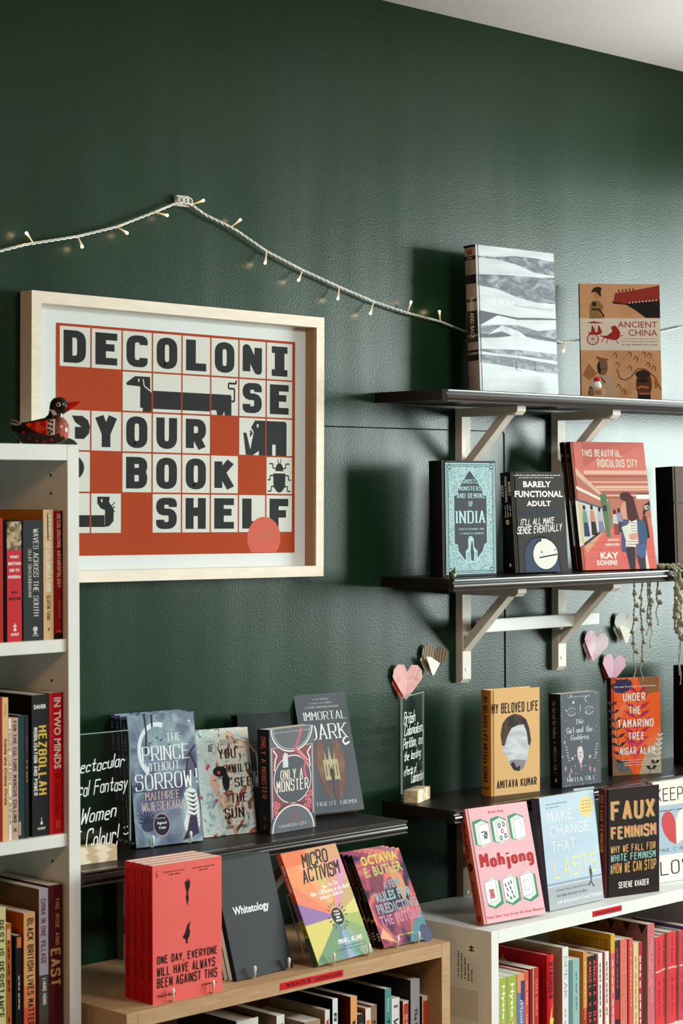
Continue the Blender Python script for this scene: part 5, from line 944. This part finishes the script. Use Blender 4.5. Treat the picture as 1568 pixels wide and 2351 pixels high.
b.S.vtext('OCTAVIA E. BUTLER', .3, .7, .5, .9, '8a7a3c', 'bold'); b.S.rect(0, 1, .28, .31, '9a8a2c', 'spine_picture', 1); b.S.vtext('III', .3, .8, .08, .16, 'c9c0b0', 'bold'); b.done()
copies(b.root, 3, .0112, ['space art paperback, second in its leaning stack', 'space art paperback, third in its leaning stack', 'space art paperback, rearmost in its leaning stack'], 'space art paperbacks leaning together', .8, 9)
# ---- wire easels with two white pegs in front
def easel(loc, yaw, lean, xs, depth, label, cap='f0ede6'):
    t = empty('wire_easel', loc, (0, 0, yaw * D2R), label, 'book stand', 'wire book easels')
    yb = depth + .03; tl = math.tan(max(lean, 8) * D2R)
    bm = bmesh.new()
    for x in xs:
        tube(bm, [(x, -.0065, .0185), (x, -.0062, .003), (x, -.004, .0018), (x, 0, .0016), (x, yb, .0016)], .0014, 6)
    tube(bm, [(xs[0], yb, .0016), (xs[0], yb + .002, .003), (xs[0] + .01, yb + .10 * tl + .01, .11), (xs[1] - .01, yb + .10 * tl + .01, .11), (xs[1], yb + .002, .003), (xs[1], yb, .0016)], .0014, 6)
    link('wire', bm, mat('cfc6b4', .35), t)
    for x in xs:
        bm = bmesh.new(); tube(bm, [(x, -.0065, .006), (x, -.0066, .014), (x, -.0066, .0155), (x, -.0066, .0215), (x, -.0066, .0235)], [.0018, .0019, .0027, .0028, .0014], 10); link('peg_cap', bm, mat(cap, .35), t)
    return t
easel((2.202, -.322, .66), -2.6, 4, (.037, .123), .085, 'wire easel with white pegs holding the four red paperbacks')
easel((2.409, -.300, .66), 3.6, 16, (.038, .125), .05, 'wire easel with white pegs holding the charcoal paperbacks')
easel((2.582, -.325, .66), 4.8, 25, (.034, .133), .03, 'wire easel with white pegs holding the rainbow rayed book')
easel((2.772, -.303, .66), -1.1, 28, (.030, .086), .045, 'wire easel with white pegs holding the space art books')
easel((2.356, -.090, SL), -8.3, 8, (.031, .111), .03, 'wire easel with white pegs holding the crescent moon book')
# ================================================================ rows of books, spines to the front
def sb(x0, x1, z, h, t, depth, spine, side=None, hard=False, label='', group=None, texts=(), rects=(), page=None, front=None, tilt=0):
    """a shelved book: spine between x0 and x1 on the plane y = -t; texts: (str, u0, u1, v0, v1, colour, style, upright)"""
    th = x1 - x0 - .0006; side = side or spine
    b = Book((x1 - .0003, -t, z), 90, depth, h, th, front or side, spine, side, 0, hard, label, group, 'book', page)
    if tilt: b.root.rotation_euler = (Matrix.Rotation(tilt * D2R, 3, 'Y') @ Matrix.Rotation(90 * D2R, 3, 'Z')).to_euler()
    for r in rects: b.S.rect(*r[:4], r[4], 'spine_picture', r[5] if len(r) > 5 else 0)
    for tx in texts:
        if len(tx) > 7 and tx[7]: b.S.text(tx[0], tx[1], tx[2], tx[3], tx[4], tx[5], tx[6], 'spine_title')
        else: b.S.vtext(tx[0], tx[1], tx[2], tx[3], tx[4], tx[5], tx[6])
    return b
def D(*a, **k): b = sb(*a, **k); b.done(); return b
t0, G1 = .236, 'books in the top cell of the tall bookcase'
D(1.930, 1.9665, T1, .20, t0, .14, 'a8201c', 'c9b090', label='red book with a tan side at the picture edge, top cell of the tall bookcase', group=G1)
b = sb(1.9683, 2.0051, T1, .195, t0, .14, '15120f', '15120f', True, 'black hardback with a painted scene over a red panel on its spine', G1)
b.S.rect(.14, .93, 0, .76, 'c22430', 'spine_picture', 0); b.S.rect(.14, .93, .76, .995, pat('old_painting', [(.3, '233226'), (.45, '6b5a3c'), (.6, 'c9a882'), (.7, '8a9ab0'), (.8, '2c3020')], 70, dist=1.5), 'spine_picture', 0)
for i, (w_, a_, b__) in enumerate((('WHAT', .3, .78), ('BRITAIN', .2, .88), ('DID TO', .27, .82), ('NIGERIA', .2, .88))): b.S.text(w_, a_, b__, .690 - .055 * i, .715 - .055 * i, 'f0e6e2', 'heavy', 'spine_title')
b.S.text('MAX', .38, .70, .40, .42, '2c0c0e', 'heavy', 'spine_title'); b.S.text('SIOLLUN', .22, .88, .345, .37, '2c0c0e', 'heavy', 'spine_title'); b.S.text('HURST', .33, .78, .05, .072, 'f0e6e2', 'heavy', 'publisher_mark'); b.S.ell(.56, .10, .08, .014, 'f0e6e2', 'publisher_mark', 1, 10); b.S.line([(.56, .1), (.56, .15)], .0015, 'f0e6e2', 'publisher_mark', 1); b.S.line([(.45, .13), (.67, .13)], .0015, 'f0e6e2', 'publisher_mark', 1); b.done()
b = sb(2.0055, 2.0455, T1, .196, t0, .13, '262c2e', '262c2e', False, 'dark slate paperback with white serif title on its spine, top cell', G1, (('WAVES ACROSS THE SOUTH', .50, .78, .20, .93, 'e9e4dc', 'serif'), ('SUJIT SIVASUNDARAM', .24, .42, .36, .76, 'd9d4cc', 'serif')))
b.S.ell(.6, .095, .12, .022, 'c9c6c0', 'publisher_mark', 1, 12); b.S.poly([(.5, .05), (.6, .09), (.7, .05)], 'c9c6c0', 'publisher_mark', 1); b.S.text('WILLIAM', .42, .76, .035, .045, 'c9c6c0', 'bold', 'publisher_mark'); b.done()
b = sb(2.0460, 2.0668, T1, .213, t0, .142, 'e0b888', 'b06a1c', False, 'tan paperback with a struck through word on its spine', G1, (('AGAINST', .22, .8, .77, .965, 'f2e4cc', 'cond'), ('DECOLONISATION', .22, .8, .37, .75, 'f2ead8', 'cond'), ('OLUFEMI TAIWO', .3, .68, .15, .34, '4a3420', 'cond')))
b.S.line([(.42, .97), (.46, .77)], .0022, '1c120c', 'strike_line', 10); b.S.ell(.5, .08, .1, .01, '4a3420', 'publisher_mark', 1, 8); b.done()
b = sb(2.0680, 2.0903, T1, .211, t0, .142, '8e0a0a', '8e0a0a', False, 'red and black paperback with a long orange title, rightmost in the top cell', G1, (('DECOLONIZING ANTHROPOLOGY', .25, .62, .40, .975, 'e8a488', 'cond'), ('VENKATESAN', .35, .58, .17, .30, 'a85a4c', 'cond')), ((.62, 1, .6, 1, '1c0808', 1), (.0, 1, 0, .045, '180606', 1)))
b.S.text('polity', .2, .7, .055, .07, 'd98a4c', 'bold', 'publisher_mark'); b.done()
# horizontal book laid on top, behind
G2 = 'books in the second cell of the tall bookcase'
D(1.925, 1.9627, T2, .232, t0, .15, '8e1d0c', '8e1d0c', label='dark red book at the picture edge, second cell', group=G2)
D(1.9630, 1.9752, T2, .231, t0, .15, 'dcb27c', '8e1d0c', label='thin tan paperback with a black rounded title, second cell', group=G2, texts=(('Inside the Critics Circle', .35, .78, .25, .71, '2c1c10', 'bold'), ('Chong', .4, .7, .88, .95, '6a4c2c', 'sans')))
D(1.9754, 1.9812, T2, .197, t0, .13, 'e9e2dc', 'd9d2cc', label='very thin white paperback with pink spine letters', group=G2, texts=(('YOURS HISTORY', .2, .75, .45, .92, 'b83a4c', 'cond'), ('~L PETERSON', .3, .75, .12, .38, '4a3c3c', 'cond')))
D(1.9815, 1.9945, T2, .197, t0, .13, 'bda08c', 'bda08c', label='thin dusty pink paperback with heavy black spine title', group=G2, texts=(('FOR THE CULTURE', .22, .74, .56, .975, '1a1210', 'cond'), ('MARCUS COLLINS', .22, .74, .14, .53, '1a1210', 'cond'), ('X', .25, .7, .06, .10, '1a1210', 'heavy')))
D(1.9948, 2.0066, T2, .200, t0, .13, '0f3538', '0c2a2c', label='dark teal paperback with a faint title and a small pink sticker', group=G2, texts=(('~small faint teal title words', .15, .35, .25, .85, '1f4c4c', 'sans'),), rects=((.0, .35, .03, .14, 'c99a8c', 2),))
D(2.0070, 2.0152, T2, .199, t0, .13, '161414', '161414', label='thin black paperback with a tiny pink title', group=G2, texts=(('~A QUIET ESSAY', .35, .75, .70, .85, '8c2c48', 'bold'), ('~BY AN AUTHOR', .35, .7, .45, .65, 'a88a5c', 'bold')))
b = sb(2.0212, 2.0560, T2, .231, t0, .155, '161614', '12110f', False, 'thick black book with yellow and white spine title', G2, (('HEZBOLLAH', .36, .88, .29, .78, 'd9b84c', 'cond'), ('MOBILISATION AND POWER', .10, .32, .29, .77, 'e6e2da', 'cond')))
b.S.text('DAHER', .12, .84, .90, .93, 'e6e2da', 'heavy', 'spine_title'); b.S.text('HURST', .32, .78, .045, .062, 'e6e2da', 'heavy', 'publisher_mark'); b.S.ell(.55, .09, .07, .012, 'e6e2da', 'publisher_mark', 1, 10); b.S.line([(.55, .09), (.55, .13)], .0012, 'e6e2da', 'publisher_mark', 1); b.done()
b = sb(2.0564, 2.0893, T2, .232, t0, .155, 'c40f18', '120e0c', False, 'thick bright red book with white rounded title on its spine', G2, (('IN TWO MINDS', .28, .72, .46, .965, 'f2e6dc', 'bold'), ('Dr Sohom Das', .38, .64, .14, .43, '54080c', 'serif')), ((.96, 1, 0, .96, '140c0c', 1),))
for k in range(3): b.S.rect(.40 + .1 * k, .44 + .1 * k, .04, .095, 'd9665c', 'publisher_mark', 1)
b.done()
G3 = 'books in the third cell of the tall bookcase'
D(1.925, 1.9685, T3, .253, t0, .15, 'c9c68c', 'b0a870', label='pale yellow book with olive letters at the picture edge, third cell', group=G3, texts=(('REST IS RESISTANCE', .60, .92, .3, .92, '3c3c1c', 'cond'),))
D(1.9690, 1.9794, T3, .225, t0, .14, 'a85c1c', 'a85c1c', label='narrow orange brown paperback in the third cell', group=G3, texts=(('~a well read town', .3, .75, .5, .9, '5c2008', 'serif'), ('~True Story', .3, .75, .1, .35, '2c1008', 'serif')), rects=((.1, .8, .88, .96, 'd9a084', 1),))
D(1.9868, 1.9990, T3, .203, t0, .13, '121110', '0c0b0a', label='narrow black paperback with an orange logo box at its top', group=G3, texts=(('~quiet essays', .45, .7, .4, .7, 'd9d0c4', 'sans'),), rects=((.25, 1, .90, .985, 'd06a3c', 1),))
D(2.0034, 2.0264, T3, .237, t0, .15, 'd9a468', 'c05a14', label='orange book with tall black condensed title on its spine', group=G3, texts=(('BLACK BRITISH LIVES MATTER', .30, .86, .22, .96, '1c0f08', 'cond'), ('~edited essays', .3, .8, .05, .2, '5c1008', 'cond')), rects=((0, 1, 0, .35, 'd2583c', 1), (0, 1, .35, .5, 'd98450', 1)))
D(2.0340, 2.0529, T3, .272, t0, .16, 'a8a4b0', '6a5238', label='grey lilac book with red brown title letters on its spine', group=G3, texts=(('CHINA IN ONE VILLAGE', .2, .75, .55, .94, '6c2c3c', 'cond'), ('LIANG HONG', .35, .75, .30, .46, 'e6e2e2', 'cond')), rects=((0, 1, 0, .48, '4c463f', 1),))
D(2.0533, 2.0808, T3, .275, t0, .16, '4a0a12', '4a0a12', label='dark maroon book with large dull gold letters on its spine', group=G3, texts=(('THE RISE AND', .50, .78, .64, .92, 'a87848', 'cond'), ('FALL OF THE', .16, .4, .64, .90, '2c060c', 'cond'), ('EAST', .14, .86, .40, .62, 'b98a58', 'cond')))
# ---- lower shelf of the oak bookcase
G4, z4, t4 = 'books on the lower shelf of the oak bookcase', .375, .303
D(2.405, 2.4585, z4, .217, t4, .16, 'c9c6bc', '1c1612', True, label='thick book with worn pale jacket, leftmost under the oak shelf', group=G4)
D(2.4991, 2.5185, z4, .211, t4, .16, 'd9d9d2', 'a89c8c', label='white spined book with black letters, second from the left under the oak shelf', group=G4, texts=(('W', .2, .8, .86, .93, '161412', 'cond', True),))
D(2.5220, 2.560, z4, .175, t4, .13, '5c4c3a', '4a3c2e', label='short brown book deep under the oak shelf', group=G4)
D(2.5670, 2.6071, z4, .187, t4, .14, '9c8468', '8a745a', label='wide tan book lying low under the heart label tape', group=G4)
D(2.6182, 2.6308, z4, .200, t4, .15, 'd6d2cc', 'a39884', label='grey book with red spine letters under the oak shelf', group=G4, texts=(('WA', .3, .8, .5, .92, 'b8302c', 'cond'),))
D(2.6376, 2.6512, z4, .217, t4, .16, 'd3d9d6', '100e0d', label='white spine with dark green condensed letters, black cover side', group=G4, texts=(('RACISM', .25, .8, .4, .88, '143c34', 'cond'),))
D(2.6835, 2.7009, z4, .213, t4, .16, 'd9985c', '6a3414', label='light orange spine with black letters, dark brown side', group=G4, texts=(('THIS', .28, .72, .52, .80, '1c100a', 'cond'),))
D(2.7028, 2.7187, z4, .177, t4, .13, '1a1816', '14110f', label='small black book with white letters beside the orange spine', group=G4, texts=(('T', .3, .7, .84, .9, 'e2ded6', 'cond', True),))
D(2.7221, 2.7368, z4, .185, t4, .13, 'dbd2c4', 'b56a2c', label='cream book with orange spine label and pale page top', group=G4, texts=(('Memory', .35, .7, .4, .82, 'f0dcc4', 'serif'),), rects=((.15, .85, .1, .88, 'c9803c', 1),))
D(2.7372, 2.7526, z4, .188, t4, .13, '8a6a4e', '8a6a4e', label='brown book with dark red capital letters on its spine', group=G4, texts=(('SUPERIOR', .2, .8, .2, .85, '4a140c', 'cond'),))
D(2.7736, 2.7910, z4, .212, t4, .16, '4f8a88', '0d1210', label='teal spined book with pale and black words', group=G4, texts=(('Sims', .35, .7, .80, .92, 'cfe0dc', 'sans'), ('The Future', .3, .75, .3, .74, '0c1c1c', 'bold')))
D(2.7915, 2.8135, z4, .191, t4, .14, 'dcdcd6', 'c9c6bc', label='white paperback with tall thin black letters', group=G4, texts=(('WHY', .25, .85, .35, .80, '1c1c1c', 'geo'), ('~Rowell', .2, .8, .9, .94, '5a5a5a', 'sans', True)))
D(2.8220, 2.8380, z4, .181, t4, .13, 'c9492a', '5c140c', label='small red orange book with pale lines of spine text', group=G4, texts=(('~BEING HUMAN AGAIN', .5, .85, .2, .9, 'e6cdb8', 'cond'), ('~ESSAYS AND TALKS', .2, .42, .2, .9, 'e6b898', 'cond')), rects=((0, .08, 0, 1, 'd9cfc0', 2), (0, 1, .97, 1, 'd9cfc0', 2)))
D(2.8431, 2.8685, z4, .217, t4, .16, 'c3c7cc', '2f3230', label='light grey tall book with dark rounded spine title', group=G4, texts=(('The Sciences of Life', .4, .75, .2, .75, '2c2c30', 'bold'),))
D(2.8745, 2.9000, z4, .181, t4, .13, 'c9481c', '6a140c', label='orange book with a cream border on its spine', group=G4, rects=((0, 1, .95, 1, 'ddd0bc', 2), (0, .12, 0, 1, 'ddd0bc', 2), (.9, 1, 0, 1, 'ddd0bc', 2)))
# the last book stands inside the right panel
D(2.8700, 2.8885, z4, .211, t4 - .14, .15, '10191b', '0c0d0d', label='black teal hardback with glossy letters, last before the oak side panel', group=G4, texts=(('How we end', .3, .75, .1, .9, '4f7f84', 'bold'),))
# ---- lower shelf of the white bookcase
G5, z5, t5 = 'books on the lower shelf of the white bookcase', .35, .268
LG = '9aa83c'
for i, (a, b_) in enumerate(((3.1385, 3.1597), (3.1616, 3.1895))): D(a, b_, z5, .191, t5, .135, LG, 'd9d4c8', label=['lime green paperback with white spine title, at the left end of its row', 'lime green paperback with white spine title, second in its row'][i], group=G5, texts=(('Hysterical', .22, .72, .3, .92, 'eef0e0', 'bold'),), rects=((.45, .55, .52, .56, 'c9442c', 9),))
D(3.1916, 3.2144, z5, .191, t5, .135, '6a6ea0', 'cfc9c0', label='violet paperback with orange top and white slanted title', group=G5, texts=(('(M)otherhood', .3, .75, .15, .72, 'e6e4ea', 'sans'),), rects=((0, 1, .80, 1, 'd98a68', 1), (.5, 1, .70, .92, '3c3a5c', 2)))
D(3.2148, 3.2275, z5, .193, t5, .135, 'cf5432', 'cf5432', label='orange red thin paperback with pale author lettering', group=G5, texts=(('SARA AHMED', .35, .75, .65, .90, 'e8b098', 'cond'), ('THE FEMINIST', .35, .7, .1, .55, 'e8b098', 'cond')))
D(3.2302, 3.2589, z5, .195, t5, .14, 'b0281c', '7a0c10', label='dark red book with an orange red spine and a pale line', group=G5, texts=(('SARA AHMED', .62, .85, .5, .88, 'e0785a', 'cond'),), rects=((0, .35, 0, 1, '7a0c10', 1), (.36, .44, 0, 1, 'd9b8a4', 1)))
b = sb(3.2850, 3.3089, z5, .214, t5, .17, 'c21820', 'b01018', True, 'red hardback with a yellow lightning bolt on its side', G5, (('STRONGER', .3, .75, .58, .93, '3c0a0c', 'cond'), ('~POORNA', .35, .7, .05, .22, '4c1418', 'cond')), ((0, 1, 0, .32, 'cfa0a8', 1),))
b.S.poly([(.3, .36), (.7, .52), (.6, .40), (.9, .38), (.5, .2), (.5, .3)], 'dcc458', 'lightning_bolt', 3); b.B.poly([(.25, .88), (.33, .95), (.30, .90), (.37, .89), (.27, .80), (.30, .87)], 'd9a53c', 'lightning_bolt', 1); b.done()
D(3.3342, 3.3545, z5, .222, t5, .18, 'd6dcd8', 'b09878', label='tall white spined book with thin grey letters, beige side', group=G5, texts=(('SPEAK', .3, .8, .52, .92, '8a98a0', 'serif'), ('~Find Your Voice', .35, .7, .1, .45, 'aab2b4', 'sans')))
D(3.3567, 3.3905, z5, .193, t5, .14, '8fb0ae', 'cfccc0', label='pale teal paperback with a darker edge and tiny title', group=G5, texts=(('~The Wild Woman', .62, .78, .45, .88, '5c7c80', 'serif'),), rects=((0, .36, 0, 1, '5c7f7c', 1),))
D(3.4025, 3.4155, z5, .203, t5, .15, 'c88a44', 'c07a30', label='amber topped thin book with a red lower spine', group=G5, texts=(('We should all be feminists', .35, .65, .3, .9, 'e6cfa8', 'cond'),), rects=((0, 1, 0, .42, 'b52a24', 1),))
for i, (a, b_) in enumerate(((3.4169, 3.4325), (3.4328, 3.4472))): D(a, b_, z5, .191, t5, .135, '1a1012', 'd0504a', label=['black spine with red capitals, first of the pair', 'black spine with red capitals, second of the pair'][i], group=G5, texts=(('ANGELA Y DAVIS', .2, .8, .1, .95, 'd2483e', 'cond'),))
for i, (a, b_) in enumerate(((3.4474, 3.4673), (3.4709, 3.4893))): D(a, b_, z5, .192, t5, .135, 'dcdcd6', 'c0282c', label=['white spine with a red left edge and black letters, beside the black spines', 'white spine with a red left edge, beside the mustard sided book'][i], group=G5, texts=(('~EMOTION FEMINISM NOW', .5, .72, .3, .92, '3a3432', 'cond'),), rects=((0, .25, 0, 1, 'c0282c', 1),))
b = sb(3.4947, 3.5093, z5, .226, t5, .17, 'd4566a', 'b98a1c', False, 'mustard sided book with lines of text and a pink spine', G5, (('~Feminist killjoy', .3, .7, .1, .8, 'f0c8a8', 'brush'),), ((0, 1, .82, 1, 'd0a030', 1),))
for i in range(5): b.B.text('~rows of praise for this feminist book in print', .22, .96, .93 - .024 * i, .942 - .024 * i, '4a3608', 'sans', 'back_text')
b.done()
D(3.5097, 3.5250, z5, .210, t5, .15, '2a1c20', 'b98c84', label='black and red striped spine beside the pink one', group=G5, texts=(('~SISTER OUTSIDER', .3, .7, .5, .95, 'b8403c', 'cond'),), rects=((0, 1, .2, .4, 'a8282c', 1),))
D(3.5274, 3.5512, z5, .209, t5, .14, 'd06a5c', 'c0302c', label='salmon paperback covered in rows of small letters', group=G5, texts=tuple((('~letters on coral ground', .12 + .22 * k, .26 + .22 * k, .05, .95, 'e0907c', 'cond') for k in range(4))))
D(3.5545, 3.5710, z5, .207, t5, .14, 'cf5a4e', 'b8282c', label='coral spine with a red left edge, right of the salmon one', group=G5, texts=(('FEMINISM', .4, .75, .3, .9, 'e0907c', 'cond'),), rects=((0, .3, 0, 1, 'b8282c', 1),))
D(3.5727, 3.6040, z5, .194, t5, .135, 'cfc088', 'cfc9b8', label='pale yellow paperback with small letters and a red right part', group=G5, texts=(('~BAD FEMINISTS ALL', .2, .4, .1, .9, 'a89448', 'cond'), ('~WOMEN IN READING', .68, .88, .1, .9, 'e6d8d0', 'cond')), rects=((.58, 1, 0, 1, 'a82430', 1),))
b = sb(3.6228, 3.6480, z5, .228, t5, .19, 'c4626a', '8a5c50', False, 'tall dusty rose book with white title, dark triangles on its side', G5, (('Feminism Tradition and Change', .5, .7, .25, .9, 'ecd4d4', 'serif'), ('in Contemporary Islam', .22, .4, .4, .8, 'ecd4d4', 'serif')))
for x in (.2, .42, .64, .86): b.B.poly([(x, .99), (x + .12, .99), (x + .06, .90)], '2c1a1a', 'dark_triangles', 1)
b.B.rect(0, .09, .82, .97, '1c1414', 'dark_triangles', 1); b.done()
xs = [3.6512, 3.6725, 3.6955, 3.7215, 3.7385, 3.7530]
for i in range(5): D(xs[i], xs[i + 1] - .001, z5, .196 + .002 * (i % 3), t5 - .004 * (i % 2), .14, 'cf3238', 'c9bfb4', label=['first', 'second', 'third', 'fourth', 'fifth'][i] + ' from the left of the identical red spined paperbacks with black letters', group='identical red paperbacks at the right end', texts=(('all about love', .55, .78, .1, .52, '4a0c10', 'serif'), ('bell hooks', .55, .78, .66, .94, '4a0c10', 'serif')), rects=((0, 1, .60, .62, 'e2a0a0', 1),))
D(3.7535, 3.7760, z5, .205, t5, .14, '5c3a78', '5c3a78', label='purple spine at the far right of the white bookcase row', group=G5)
